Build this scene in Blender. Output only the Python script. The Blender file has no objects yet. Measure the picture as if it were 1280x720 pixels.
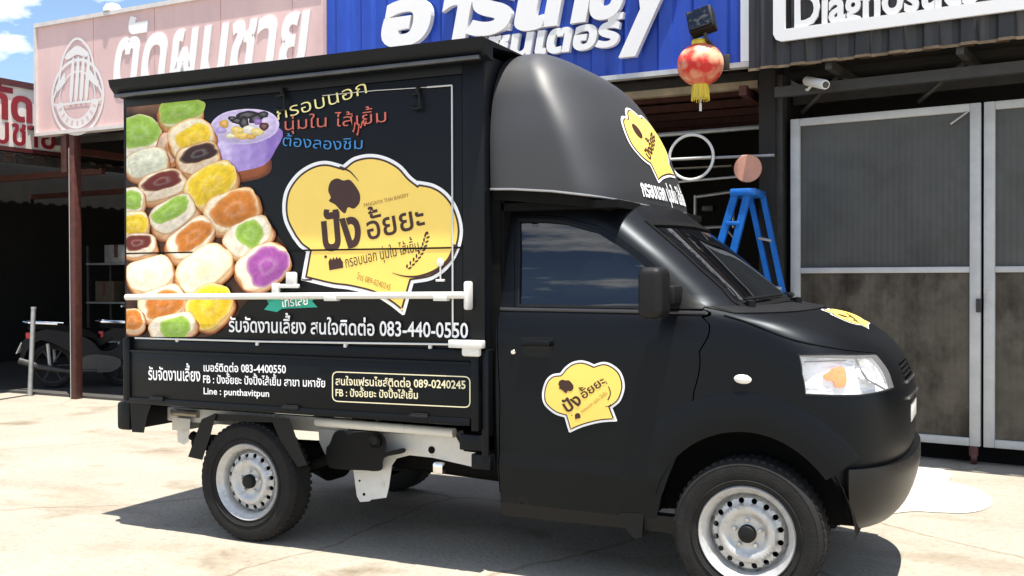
import bpy, bmesh, math, random
import numpy as np
from mathutils import Vector, Matrix
from mathutils.geometry import delaunay_2d_cdt
random.seed(7); rng = np.random.default_rng(5)
SC = bpy.context.scene; COL = SC.collection; PI = math.pi; R = math.radians

# ------------------------------------------------------------------ camera
CPOS = np.array([3.547526, -4.166347, 1.390779]); YAW, PITCH, ROLL, FPX = -0.442312, -0.010769, -0.003321, 1266.54
_f = np.array([math.sin(YAW)*math.cos(PITCH), math.cos(YAW)*math.cos(PITCH), math.sin(PITCH)])
_r = np.array([math.cos(YAW), -math.sin(YAW), 0.0]); _u = np.cross(_r, _f)
CR = math.cos(ROLL)*_r+math.sin(ROLL)*_u; CU = -math.sin(ROLL)*_r+math.cos(ROLL)*_u; CF = _f
cd = bpy.data.cameras.new('camera'); cam = bpy.data.objects.new('camera', cd); COL.objects.link(cam)
M = Matrix(((CR[0], CU[0], -CF[0], CPOS[0]), (CR[1], CU[1], -CF[1], CPOS[1]), (CR[2], CU[2], -CF[2], CPOS[2]), (0, 0, 0, 1)))
cam.matrix_world = M; cd.sensor_width = 36; cd.lens = 36*FPX/1280; cd.clip_start = .05; cd.clip_end = 3000
SC.camera = cam
# ------------------------------------------------------------------ sky, sun, exposure
SUN = Vector((0.17, -0.125, 1.0)).normalized()
W = bpy.data.worlds.new('World'); SC.world = W; W.use_nodes = True
nt = W.node_tree; nt.nodes.clear(); N = nt.nodes.new; LK = nt.links.new
out = N('ShaderNodeOutputWorld'); bg = N('ShaderNodeBackground'); bg.inputs[1].default_value = .10
sky = N('ShaderNodeTexSky'); sky.sky_type = 'NISHITA'; sky.sun_disc = False
sky.sun_elevation = math.asin(SUN.z); sky.sun_rotation = math.atan2(SUN.x, SUN.y)
sky.air_density = 1.0; sky.dust_density = .3; sky.ozone_density = 2.5
tc = N('ShaderNodeTexCoord'); sx = N('ShaderNodeSeparateXYZ'); LK(tc.outputs['Generated'], sx.inputs[0])
ad = N('ShaderNodeMath'); ad.operation = 'ADD'; ad.inputs[1].default_value = .22; ab = N('ShaderNodeMath'); ab.operation = 'ABSOLUTE'
LK(sx.outputs[2], ab.inputs[0]); LK(ab.outputs[0], ad.inputs[0])
vd = N('ShaderNodeVectorMath'); vd.operation = 'DIVIDE'; cb = N('ShaderNodeCombineXYZ')
for i in range(3): LK(ad.outputs[0], cb.inputs[i])
LK(tc.outputs['Generated'], vd.inputs[0]); LK(cb.outputs[0], vd.inputs[1])
mp = N('ShaderNodeMapping'); mp.inputs['Scale'].default_value = (1, 1, 1); mp.inputs['Location'].default_value = (4.4, -3.1, 2); LK(vd.outputs[0], mp.inputs[0])
nz = N('ShaderNodeTexNoise'); nz.inputs['Scale'].default_value = 4; nz.inputs['Detail'].default_value = 7; nz.inputs['Roughness'].default_value = .55; LK(mp.outputs[0], nz.inputs['Vector'])
cr = N('ShaderNodeValToRGB'); cr.color_ramp.elements[0].position = 0.5; cr.color_ramp.elements[1].position = 0.62; LK(nz.outputs[0], cr.inputs[0])
mx = N('ShaderNodeMixRGB'); LK(cr.outputs[0], mx.inputs[0]); LK(sky.outputs[0], mx.inputs[1]); mx.inputs[2].default_value = (10.5, 10.6, 10.8, 1)
LK(mx.outputs[0], bg.inputs[0]); LK(bg.outputs[0], out.inputs[0])
sl = bpy.data.lights.new('sun', 'SUN'); sl.energy = 5.0; sl.angle = R(.5); sl.color = (1, .95, .87)
so = bpy.data.objects.new('sun', sl); COL.objects.link(so); so.location = (0, 0, 30); so.rotation_euler = SUN.to_track_quat('Z', 'Y').to_euler()
vs = SC.view_settings; vs.view_transform = 'Standard'; vs.look = 'None'; vs.exposure = .95; vs.gamma = 1; vs.use_curve_mapping = False

# ------------------------------------------------------------------ helpers
def srgb(r, g, b):
    return tuple(((c/255+.055)/1.055)**2.4 if c > 10 else c/255/12.92 for c in (r, g, b))
_m = {}
def mat(name, col=(.5, .5, .5), rough=.6, metal=0., vary=.0, scale=8., bump=0., bscale=60., spec=.5, coat=0., stain=None, vcol=False, emit=0, stretch=(1, 1, 1)):
    if name in _m: return _m[name]
    m = bpy.data.materials.new(name); m.use_nodes = True; t = m.node_tree; b = t.nodes['Principled BSDF']; n = t.nodes.new; l = t.links.new
    b.inputs['Roughness'].default_value = rough; b.inputs['Metallic'].default_value = metal
    b.inputs['Specular IOR Level'].default_value = spec; b.inputs['Coat Weight'].default_value = coat; b.inputs['Coat Roughness'].default_value = .15
    b.inputs['Base Color'].default_value = (*col, 1)
    co = n('ShaderNodeTexCoord'); mpn = n('ShaderNodeMapping'); mpn.inputs['Scale'].default_value = stretch; l(co.outputs['Object'], mpn.inputs[0])
    src = None
    if vcol:
        a = n('ShaderNodeAttribute'); a.attribute_name = 'col'; src = a.outputs['Color']
    if vary:
        z = n('ShaderNodeTexNoise'); z.inputs['Scale'].default_value = scale; z.inputs['Detail'].default_value = 6; z.inputs['Roughness'].default_value = .62; l(mpn.outputs[0], z.inputs['Vector'])
        rm = n('ShaderNodeMapRange'); rm.inputs['From Min'].default_value = .3; rm.inputs['From Max'].default_value = .7
        rm.inputs['To Min'].default_value = 1-vary; rm.inputs['To Max'].default_value = 1+vary; l(z.outputs[0], rm.inputs[0])
        mm = n('ShaderNodeMixRGB'); mm.blend_type = 'MULTIPLY'; mm.inputs[0].default_value = 1
        if src: l(src, mm.inputs[1])
        else: mm.inputs[1].default_value = (*col, 1)
        l(rm.outputs[0], mm.inputs[2]); src = mm.outputs[0]
        rr = n('ShaderNodeMapRange'); rr.inputs['To Min'].default_value = max(.02, rough-.1*vary*3); rr.inputs['To Max'].default_value = min(1, rough+.1*vary*3)
        l(z.outputs[0], rr.inputs[0]); l(rr.outputs[0], b.inputs['Roughness'])
    if stain:
        scol, sscale, lo, hi, sst = stain
        mp2 = n('ShaderNodeMapping'); mp2.inputs['Scale'].default_value = sst; l(co.outputs['Object'], mp2.inputs[0])
        z2 = n('ShaderNodeTexNoise'); z2.inputs['Scale'].default_value = sscale; z2.inputs['Detail'].default_value = 8; z2.inputs['Roughness'].default_value = .65; l(mp2.outputs[0], z2.inputs['Vector'])
        rp = n('ShaderNodeValToRGB'); rp.color_ramp.elements[0].position = lo; rp.color_ramp.elements[1].position = hi; l(z2.outputs[0], rp.inputs[0])
        m2 = n('ShaderNodeMixRGB'); l(rp.outputs[0], m2.inputs[0]); m2.inputs[2].default_value = (*scol, 1)
        if src: l(src, m2.inputs[1])
        else: m2.inputs[1].default_value = (*col, 1)
        src = m2.outputs[0]
    if src: l(src, b.inputs['Base Color'])
    if bump:
        z3 = n('ShaderNodeTexNoise'); z3.inputs['Scale'].default_value = bscale; z3.inputs['Detail'].default_value = 5; l(mpn.outputs[0], z3.inputs['Vector'])
        bp_ = n('ShaderNodeBump'); bp_.inputs['Strength'].default_value = bump; bp_.inputs['Distance'].default_value = .01; l(z3.outputs[0], bp_.inputs['Height']); l(bp_.outputs[0], b.inputs['Normal'])
    if emit:
        b.inputs['Emission Color'].default_value = (*col, 1); b.inputs['Emission Strength'].default_value = emit
    _m[name] = m; return m

class MB:
    def __init__(s): s.v = []; s.f = []; s.mi = []; s.sm = []; s.c = None
    def add(s, vs, fs, m=0, smooth=False):
        o = len(s.v); s.v += [tuple(map(float, q)) for q in vs]
        for q in fs: s.f.append(tuple(i+o for i in q)); s.mi.append(m); s.sm.append(smooth)
        return o
    def box(s, a, b, m=0, fn=None):
        (x0, y0, z0), (x1, y1, z1) = a, b
        P = [(x0, y0, z0), (x1, y0, z0), (x1, y1, z0), (x0, y1, z0), (x0, y0, z1), (x1, y0, z1), (x1, y1, z1), (x0, y1, z1)]
        if fn: P = [fn(*p) for p in P]
        s.add(P, [(0, 3, 2, 1), (4, 5, 6, 7), (0, 1, 5, 4), (1, 2, 6, 5), (2, 3, 7, 6), (3, 0, 4, 7)], m)
    def rbox(s, a, b, r=.01, m=0, fn=None, seg=2):          # rounded box
        a, b2 = np.minimum(a, b).astype(float), np.maximum(a, b).astype(float)
        bm = bmesh.new(); bmesh.ops.create_cube(bm, size=1)
        for v in bm.verts: v.co = Vector([a[i]+(v.co[i]+.5)*(b2[i]-a[i]) for i in range(3)])
        r = min(r, .45*min(b2-a)); bmesh.ops.bevel(bm, geom=bm.edges[:]+bm.verts[:], offset=r, segments=seg, profile=.5, affect='EDGES')
        s.frombm(bm, m, fn, True)
    def frombm(s, bm, m=0, fn=None, smooth=True):
        bm.verts.index_update(); V = [fn(*v.co) if fn else tuple(v.co) for v in bm.verts]
        s.add(V, [[v.index for v in f.verts] for f in bm.faces], m, smooth); bm.free()
    def tube(s, pts, rad, n=10, m=0, caps=True):
        P = [Vector(p) for p in pts]; k = len(P); rads = rad if isinstance(rad, (list, tuple)) else [rad]*k
        V = []; up = None
        for i, p in enumerate(P):
            d = (P[min(i+1, k-1)]-P[max(i-1, 0)]).normalized()
            if up is None: up = Vector((0, 0, 1)) if abs(d.z) < .9 else Vector((1, 0, 0))
            a = d.cross(up).normalized(); up = a.cross(d).normalized()
            for j in range(n):
                t = 2*PI*j/n; V.append(p+(a*math.cos(t)+up*math.sin(t))*rads[i])
        F = [(i*n+j, i*n+(j+1) % n, (i+1)*n+(j+1) % n, (i+1)*n+j) for i in range(k-1) for j in range(n)]
        if caps: F += [tuple(range(n))[::-1], tuple(range((k-1)*n, k*n))]
        s.add(V, F, m, True)
    def lathe(s, prof, C, axis='y', n=48, m=0, sgn=1):      # prof: (radius, along axis)
        V = []; F = []
        for (r, h) in prof:
            for j in range(n):
                t = 2*PI*j/n; c, q = r*math.cos(t), r*math.sin(t)
                V.append({'y': (C[0]+c, C[1]+sgn*h, C[2]+q), 'z': (C[0]+c, C[1]+q, C[2]+sgn*h), 'x': (C[0]+sgn*h, C[1]+c, C[2]+q)}[axis])
        for i in range(len(prof)-1):
            for j in range(n): F.append((i*n+j, i*n+(j+1) % n, (i+1)*n+(j+1) % n, (i+1)*n+j))
        s.add(V, F, m, True)
    def prism(s, poly, fn, d0, d1, m=0):                    # poly 2d, fn(a,b,d)->3d
        k = len(poly); V = [fn(a, b, d0) for a, b in poly]+[fn(a, b, d1) for a, b in poly]
        s.add(V, [tuple(range(k)), tuple(range(2*k-1, k-1, -1))]+[(i, i+k, (i+1) % k+k, (i+1) % k) for i in range(k)], m)
    def build(s, name, mats, parent=None, auto=35, cols=None):
        me = bpy.data.meshes.new(name); off = Vector(parent_loc(parent)) if parent else Vector((0, 0, 0))
        me.from_pydata([tuple(Vector(v)-off) for v in s.v], [], s.f)
        for mm in (mats if isinstance(mats, (list, tuple)) else [mats]): me.materials.append(mm)
        me.polygons.foreach_set('material_index', s.mi); me.polygons.foreach_set('use_smooth', s.sm)
        if cols is not None:
            a = me.color_attributes.new('col', 'FLOAT_COLOR', 'POINT'); a.data.foreach_set('color', np.array([(*c, 1) for c in cols], 'f').ravel())
        me.update()
        bm = bmesh.new(); bm.from_mesh(me)
        if cols is None and len(bm.faces) < 60000:
            bmesh.ops.recalc_face_normals(bm, faces=bm.faces)
        bm.to_mesh(me); bm.free()
        if any(s.sm) and auto:
            try: me.set_sharp_from_angle(angle=R(auto))
            except Exception: pass
        o = bpy.data.objects.new(name, me); COL.objects.link(o)
        if parent: o.parent = parent
        return o
_loc = {}
def parent_loc(p):
    q = Vector((0, 0, 0))
    while p is not None: q += p.location; p = p.parent
    return q
def thing(name, label, cat, loc=(0, 0, 0), group=None):
    o = bpy.data.objects.new(name, None); COL.objects.link(o); o.location = loc; o.empty_display_size = .2
    return tag(o, label, cat, group)
def tag(o, label, cat, group=None):
    o['label'] = label; o['category'] = cat
    if group: o['group'] = group
    return o
def struct(o): o['kind'] = 'structure'; return o
def copy_tree(o, parent=None):
    c = o.copy(); COL.objects.link(c); c.parent = parent
    for ch in list(o.children): copy_tree(ch, c)
    return c

# the ray of a picture point, met with a real plane of the place
def ray(px, py): return CR*(px-640)/FPX-CU*(py-360)/FPX+CF
def on_y(px, py, y=0.):
    d = ray(px, py); return CPOS+d*((y-CPOS[1])/d[1])
def on_z(px, py, z=0.):
    d = ray(px, py); return CPOS+d*((z-CPOS[2])/d[2])
def project(P):
    d = np.asarray(P, float)-CPOS; z = d@CF; return np.stack([640+FPX*(d@CR)/z, 360-FPX*(d@CU)/z], -1)
class Frame:
    def __init__(s, x, y, deg): s.o = np.array([x, y, 0.]); t = R(deg); s.e = np.array([math.cos(t), math.sin(t), 0]); s.n = np.array([math.sin(t), -math.cos(t), 0])
    def __call__(s, a, d, h): return tuple(s.o+s.e*a+s.n*d+np.array([0, 0, h]))
    def px(s, px, py, d=0.):
        D = ray(px, py); o = s.o+s.n*d; t = ((o-CPOS)@s.n)/(D@s.n); X = CPOS+D*t; return float((X-s.o)@s.e), float(X[2])
LF = Frame(-6.18, 4.31, -2); RF = Frame(3.4226, 4.0332, -8)

# ------------------------------------------------------------------ lettering
_g = {}
ABOVE = set('ัิีึื'); TONE = set('่้๊๋์็'); BELOW = set('ุู')
def _raw(s, off):
    c = bpy.data.curves.new('t', 'FONT'); c.body = s; c.offset = off; c.resolution_u = 3
    o = bpy.data.objects.new('t', c); COL.objects.link(o); dg = bpy.context.evaluated_depsgraph_get(); dg.update()
    me = bpy.data.meshes.new_from_object(o.evaluated_get(dg)); V = [tuple(v.co)[:2] for v in me.vertices]; F = [tuple(p.vertices) for p in me.polygons]
    bpy.data.objects.remove(o); bpy.data.curves.remove(c); bpy.data.meshes.remove(me); return V, F
def glyph(ch, off):
    k = (ch, off)
    if k not in _g:
        V, F = _raw(ch, off); mark = ch in ABOVE or ch in TONE or ch in BELOW
        if mark: adv = 0
        else:
            def xm(s): return max(v[0] for v in _raw(s, 0)[0])
            adv = xm(ch+'บ')-xm('บ')
        _g[k] = (np.array(V).reshape(-1, 2), F, adv)
    return _g[k]
def layout(s, off=0., track=0.):
    V = []; F = []; pen = 0.; prev_above = False; tall = False; n = 0; Z = []
    for ch in s:
        v, f, adv = glyph(ch, off); dx, dy = pen, 0.
        if ch in TONE: dy = .17 if prev_above else 0.
        if (ch in TONE or ch in ABOVE) and tall: dx -= .10
        if ch in ABOVE: prev_above = True
        elif ch not in TONE: prev_above = False; tall = ch in 'ปฝฟ' if ch not in BELOW else tall
        o = len(V); V += [(a+dx, b+dy) for a, b in v]; F += [tuple(i+o for i in q) for q in f]; Z += [n % 3]*len(v); n += 1
        if adv: pen += adv+track
    return np.array(V), F, pen-track, Z
def lettering(name, s, fn, p0, p1, h, m, parent, off=0., shear=0., depth=0., track=0., auto=None, zj=.0003):
    """fn(a,b,layer)->3d. p0,p1: baseline ends in fn's own plane, h: height of one em in that plane (None: keep proportion)"""
    V, F, wd, Z = layout(s, off, track); x0 = V[:, 0].min(); x1 = V[:, 0].max()
    p0 = np.array(p0, float); p1 = np.array(p1, float); e = p1-p0; L = np.linalg.norm(e); sx_ = L/(x1-x0); e /= L; nn = np.array([-e[1], e[0]])
    sy = h if h else sx_
    P = [p0+e*((x-x0)*sx_+shear*y*sy)+nn*y*sy for x, y in V]
    mb = MB(); k = len(P)
    front = [fn(p[0], p[1], depth+z*zj) for p, z in zip(P, Z)]
    if depth > .004:
        back = [fn(p[0], p[1], .0005) for p in P]; mb.add(front, F); o = len(mb.v); mb.add(back, [])
        ed = {}
        for f in F:
            for i in range(len(f)):
                a, b = f[i], f[(i+1) % len(f)]; q = (min(a, b), max(a, b)); ed[q] = ed.get(q, 0)+1
        for (a, b), c in ed.items():
            if c == 1: mb.f.append((a, b, b+o, a+o)); mb.mi.append(0); mb.sm.append(False)
    else: mb.add(front, F)
    return mb.build(name, m, parent, auto=None)

# ------------------------------------------------------------------ flat outlines, filled and mapped onto a surface
def inside(poly, P):
    x, y = P[:, 0], P[:, 1]; r = np.zeros(len(P), bool); n = len(poly)
    for i in range(n):
        (x0, y0), (x1, y1) = poly[i], poly[(i+1) % n]
        if y0 == y1: continue
        c = ((y0 > y) != (y1 > y)) & (x < (x1-x0)*(y-y0)/(y1-y0)+x0); r ^= c
    return r
def subdiv(poly, da, db, closed=True):
    o = []; n = len(poly)
    for i in range(n if closed else n-1):
        p, q = np.array(poly[i], float), np.array(poly[(i+1) % n], float); k = max(1, int(math.ceil(max(abs(q[0]-p[0])/da, abs(q[1]-p[1])/db))))
        o += [tuple(p+(q-p)*j/k) for j in range(k)]
    if not closed: o.append(tuple(poly[-1]))
    return o
def spline(pts, n=6, closed=True):
    P = [np.array(p, float) for p in pts]; k = len(P); o = []
    for i in range(k if closed else k-1):
        p0, p1, p2, p3 = (P[(i+j-1) % k] if closed else P[min(max(i+j-1, 0), k-1)] for j in range(4))
        for t in np.arange(n)/n:
            o.append(tuple(.5*((2*p1)+(-p0+p2)*t+(2*p0-5*p1+4*p2-p3)*t*t+(-p0+3*p1-3*p2+p3)*t**3)))
    if not closed: o.append(tuple(P[-1]))
    return o
def fill(outer, holes=(), da=None, db=None):
    loops = [list(outer)]+[list(h) for h in holes]
    if da: loops = [subdiv(l, da, db) for l in loops]
    V = []; E = []
    for l in loops:
        o = len(V); V += l; E += [(o+i, o+(i+1) % len(l)) for i in range(len(l))]
    if da:
        A = np.array(loops[0]); ga = np.arange(A[:, 0].min()+da*.5, A[:, 0].max(), da); gb = np.arange(A[:, 1].min()+db*.5, A[:, 1].max(), db)
        if len(ga) and len(gb):
            G = np.array([(a, b) for a in ga for b in gb]); k = inside(loops[0], G)
            for h in loops[1:]: k &= ~inside(h, G)
            G = G[k]; S = np.array([da, db]); ok = np.ones(len(G), bool)
            for l in loops:
                for p in l: ok &= (((G-np.array(p))/S)**2).sum(1) > .16
            V += [tuple(g) for g in G[ok]]
    vo, eo, fo = delaunay_2d_cdt([Vector(p) for p in V], E, [], 0, 1e-7)[:3]
    vo = np.array([tuple(v) for v in vo]); fo = [tuple(f) for f in fo]
    c = np.array([vo[list(f)].mean(0) for f in fo]); k = inside(loops[0], c)
    for h in loops[1:]: k &= ~inside(h, c)
    return vo, [f for f, q in zip(fo, k) if q]
def sheet(mb, vo, fo, fn, d0, d1, m=0, smooth=True):
    """fn(a,b,d): front skin at d0, back skin at d1, rim between"""
    k = len(vo); o = mb.add([fn(a, b, d0) for a, b in vo], fo, m, smooth)
    if d1 is None: return
    o2 = mb.add([fn(a, b, d1) for a, b in vo], [f[::-1] for f in fo], m, smooth)
    ed = {}
    for f in fo:
        for i in range(len(f)):
            a, b = f[i], f[(i+1) % len(f)]; q = (min(a, b), max(a, b)); ed.setdefault(q, []).append((a, b))
    for q, l in ed.items():
        if len(l) == 1:
            a, b = l[0]; mb.f.append((b+o, a+o, a+o2, b+o2)); mb.mi.append(m); mb.sm.append(False)
def inset(poly, d):
    P = np.array(poly, float); n = len(P); A = .5*sum(P[i][0]*P[(i+1) % n][1]-P[(i+1) % n][0]*P[i][1] for i in range(n)); s = 1 if A > 0 else -1
    o = []
    for i in range(n):
        a = P[i]-P[i-1]; b = P[(i+1) % n]-P[i]; a /= np.linalg.norm(a)+1e-9; b /= np.linalg.norm(b)+1e-9
        na = np.array([-a[1], a[0]])*s; nb = np.array([-b[1], b[0]])*s; q = na+nb; l = q@q
        o.append(tuple(P[i]+(q/max(l, .5)*2*d if l > 1e-6 else na*d)))
    return o
def circle(c, r, n=32, rb=None, rot=0):
    rb = rb or r; return [(c[0]+r*math.cos(t)*math.cos(rot)-rb*math.sin(t)*math.sin(rot), c[1]+r*math.cos(t)*math.sin(rot)+rb*math.sin(t)*math.cos(rot)) for t in [2*PI*i/n for i in range(n)]]

class Shell:
    """a cab-like skin: u 0..1 near flank, 1..2 near front corner to the centre line, 2..3 and 3..4 mirrored"""
    def __init__(s, Xb, Yc, Xf, ys, Lx, n): s.Xb = Xb; s.Yc = Yc; s.Xf = np.array(Xf).T; s.ys = np.array(ys).T; s.Lx = np.array(Lx).T; s.n = n; s.grid = None
    def P(s, u, z):
        far = u > 2; q = 4-u if far else u
        xf = np.interp(z, *s.Xf) if s.Xf.shape[1] < 4 else s.cub('Xf', z); y0 = s.cub('ys', z); lx = np.interp(z, *s.Lx); xc = xf-lx; w = s.Yc-y0
        if q <= 1: x = s.Xb+(xc-s.Xb)*q; y = y0
        else:
            t = (q-1)*PI/2; c, k = math.sin(t), math.cos(t); r = (abs(c)**s.n+abs(k)**s.n)**(-1/s.n); x = xc+lx*r*c; y = s.Yc-w*r*k
        if far: y = 2*s.Yc-y
        return np.array([x, y, z])
    def cub(s, k, z):
        X, Y = getattr(s, k); n = len(X)
        if z <= X[0]: return Y[0]
        if z >= X[-1]: return Y[-1]
        i = int(np.searchsorted(X, z))-1; i = min(max(i, 0), n-2); h = X[i+1]-X[i]; t = (z-X[i])/h
        def sl(j):
            if j == 0: return (Y[1]-Y[0])/(X[1]-X[0])
            if j == n-1: return (Y[-1]-Y[-2])/(X[-1]-X[-2])
            a = (Y[j]-Y[j-1])/(X[j]-X[j-1]); b = (Y[j+1]-Y[j])/(X[j+1]-X[j]); return 0 if a*b <= 0 else 2*a*b/(a+b)
        m0, m1 = sl(i)*h, sl(i+1)*h
        return (2*t**3-3*t*t+1)*Y[i]+(t**3-2*t*t+t)*m0+(-2*t**3+3*t*t)*Y[i+1]+(t**3-t*t)*m1
    def nrm(s, u, z):
        e = .004; u0 = min(max(u, e), 4-e); a = s.P(u0+e, z)-s.P(u0-e, z); b = s.P(u, z+e)-s.P(u, z-e); n = np.cross(a, b); return n/(np.linalg.norm(n)+1e-12)
    def __call__(s, u, z, d=0.):
        p = s.P(u, z)
        return tuple(p+s.nrm(u, z)*d) if d else tuple(p)
    def uv(s, px, py, d=0.):
        if s.grid is None:
            zs = np.linspace(s.Xf[0][0], s.Xf[0][-1], 90); us = np.linspace(0, 2.3, 140)
            UV = np.array([(u, z) for u in us for z in zs]); s.grid = UV, project(np.array([s.P(*q) for q in UV]))
        UV, G = s.grid; t = np.array([px, py]); i = ((G-t)**2).sum(1).argmin(); q = UV[i].copy()
        for _ in range(12):
            f = project(np.array(s(q[0], q[1], d)))-t; e = 1e-4
            J = np.stack([(project(np.array(s(q[0]+e, q[1], d)))-t-f)/e, (project(np.array(s(q[0], q[1]+e, d)))-t-f)/e], 1)
            try: st = np.linalg.lstsq(J+1e-9, -f, rcond=None)[0]
            except Exception: break
            q += np.clip(st, -.08, .08)
        return float(q[0]), float(q[1])
    def xz(s, x, z):                                           # flank point by its x
        xc = s.cub('Xf', z)-np.interp(z, *s.Lx); 
        if x <= xc: return ((x-s.Xb)/(xc-s.Xb), z)
        lo, hi = 1., 2.
        for _ in range(30):
            m = (lo+hi)/2
            if s.P(m, z)[0] < x: lo = m
            else: hi = m
        return (lo, z)

# ------------------------------------------------------------------ materials
M_black = mat('matte_black_wrap', (.0035, .0037, .0045), .385, vary=.12, scale=3, spec=.21, bump=.02, bscale=900)
for _k in ('matte_black_wrap',):
    _m[_k].node_tree.nodes['Principled BSDF'].inputs['Specular Tint'].default_value = (.80, .90, 1, 1)
M_gloss = mat('satin_black_fairing', (.012, .0125, .0145), .56, vary=.06, scale=2, spec=1.0)
M_panel = mat('black_vinyl', (.0055, .007, .009), .42, vary=.1, scale=3, spec=.2)
M_dark = mat('dark_rubber', (.006, .006, .006), .85, vary=.3, scale=20, spec=.12)
M_trim = mat('black_plastic', (.007, .007, .0075), .55, vary=.15, scale=12, spec=.25)
M_tyre = mat('tyre_rubber', (.016, .0155, .015), .85, vary=.25, scale=14, bump=.25, bscale=120, spec=.25)
M_rim = mat('silver_rim_paint', (.52, .52, .51), .36, metal=.35, vary=.10, scale=25, stain=((.24, .18, .11), 18, .55, .80, (1, 1, 1)))
M_white = mat('white_paint', (.72, .71, .67), .45, vary=.06, scale=12, stain=((.4, .33, .22), 14, .6, .85, (1, 1, 1)))
M_vwhite = mat('white_vinyl', (.9, .9, .9), .45)
M_cream = mat('cream_vinyl', srgb(240, 230, 190), .45)
M_yellow = mat('logo_yellow_vinyl', srgb(249, 214, 104), .42, vary=.03, scale=6)
M_brown = mat('logo_brown_vinyl', srgb(58, 26, 18), .45)
M_tan = mat('logo_tan_vinyl', srgb(160, 116, 48), .45)
M_glass = mat('tinted_glass', (.003, .0035, .005), .012, spec=.8)
M_chrome = mat('chrome', (.8, .8, .8), .12, metal=1)
M_print = mat('printed_photo', vcol=True, rough=.4, vary=.13, scale=30, spec=.3)

# ================================================================== GROUND
mb = MB(); mb.add([(-400, -400, 0), (400, -400, 0), (400, 400, 0), (-400, 400, 0)], [(0, 1, 2, 3)])
M_gr = mat('bleached_concrete_ground', (.350, .318, .260), .9, vary=.12, scale=1.1, bump=.5, bscale=45, spec=.2, stain=((.25, .20, .14), .55, .52, .72, (1, 2.4, 1)))
def weathered_ground(m):
    t = m.node_tree; n = t.nodes.new; l = t.links.new; b = t.nodes['Principled BSDF']; src = b.inputs['Base Color'].links[0].from_socket; co = n('ShaderNodeTexCoord')
    def mul(src, fac_sock, col, lo, hi):
        r = n('ShaderNodeMapRange'); r.inputs['From Min'].default_value = lo; r.inputs['From Max'].default_value = hi; l(fac_sock, r.inputs[0]); x = n('ShaderNodeMixRGB'); x.blend_type = 'MULTIPLY'; x.inputs[2].default_value = (*col, 1); l(r.outputs[0], x.inputs[0]); l(src, x.inputs[1]); return x.outputs[0]
    g = n('ShaderNodeTexNoise'); g.inputs['Scale'].default_value = 26; g.inputs['Detail'].default_value = 9; g.inputs['Roughness'].default_value = .75; l(co.outputs['Object'], g.inputs['Vector']); src = mul(src, g.outputs[0], (.70, .66, .60), .50, .72)
    sp = n('ShaderNodeTexVoronoi'); sp.inputs['Scale'].default_value = 16; l(co.outputs['Object'], sp.inputs['Vector']); src = mul(src, sp.outputs[0], (.55, .5, .42), .10, .03)
    w = n('ShaderNodeTexNoise'); w.inputs['Scale'].default_value = .9; w.inputs['Detail'].default_value = 6; l(co.outputs['Object'], w.inputs['Vector']); ad_ = n('ShaderNodeMixRGB'); ad_.inputs[0].default_value = .35; l(co.outputs['Object'], ad_.inputs[1]); l(w.outputs['Color'], ad_.inputs[2])
    v = n('ShaderNodeTexVoronoi'); v.feature = 'DISTANCE_TO_EDGE'; v.inputs['Scale'].default_value = .55; l(ad_.outputs[0], v.inputs['Vector']); src = mul(src, v.outputs[0], (.72, .68, .62), .005, .0015)
    o = n('ShaderNodeTexNoise'); o.inputs['Scale'].default_value = 1.7; o.inputs['Detail'].default_value = 7; l(co.outputs['Object'], o.inputs['Vector']); src = mul(src, o.outputs[0], (.62, .56, .48), .60, .74)
    l(src, b.inputs['Base Color'])
weathered_ground(M_gr)
struct(mb.build('ground', M_gr))
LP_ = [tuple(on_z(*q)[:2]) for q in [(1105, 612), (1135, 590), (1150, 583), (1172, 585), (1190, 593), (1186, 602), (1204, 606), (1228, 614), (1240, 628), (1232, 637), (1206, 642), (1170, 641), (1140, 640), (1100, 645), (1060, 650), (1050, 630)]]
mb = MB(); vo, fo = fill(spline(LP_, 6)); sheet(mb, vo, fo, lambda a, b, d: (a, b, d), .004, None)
struct(mb.build('ground_patch', mat('pale_patch_surface', (.50, .475, .41), .8, vary=.22, scale=7, spec=.3, stain=((.42, .385, .31), 5, .54, .62, (1, 1, 1)))))  # thin pale, mottled patch lying on the ground
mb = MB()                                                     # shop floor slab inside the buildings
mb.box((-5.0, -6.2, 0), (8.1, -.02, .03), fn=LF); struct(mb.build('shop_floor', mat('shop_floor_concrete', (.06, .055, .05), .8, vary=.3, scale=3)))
mb = MB()
q0 = on_z(0, 500); q1 = on_z(38, 494); mb.tube([(q0[0]-1.2, q0[1]-.55, .002), (q0[0], q0[1], .002), (q1[0], q1[1], .002)], .012, 6)
struct(mb.build('ground_joint', mat('joint_tar', (.05, .045, .04), .9)))

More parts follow.
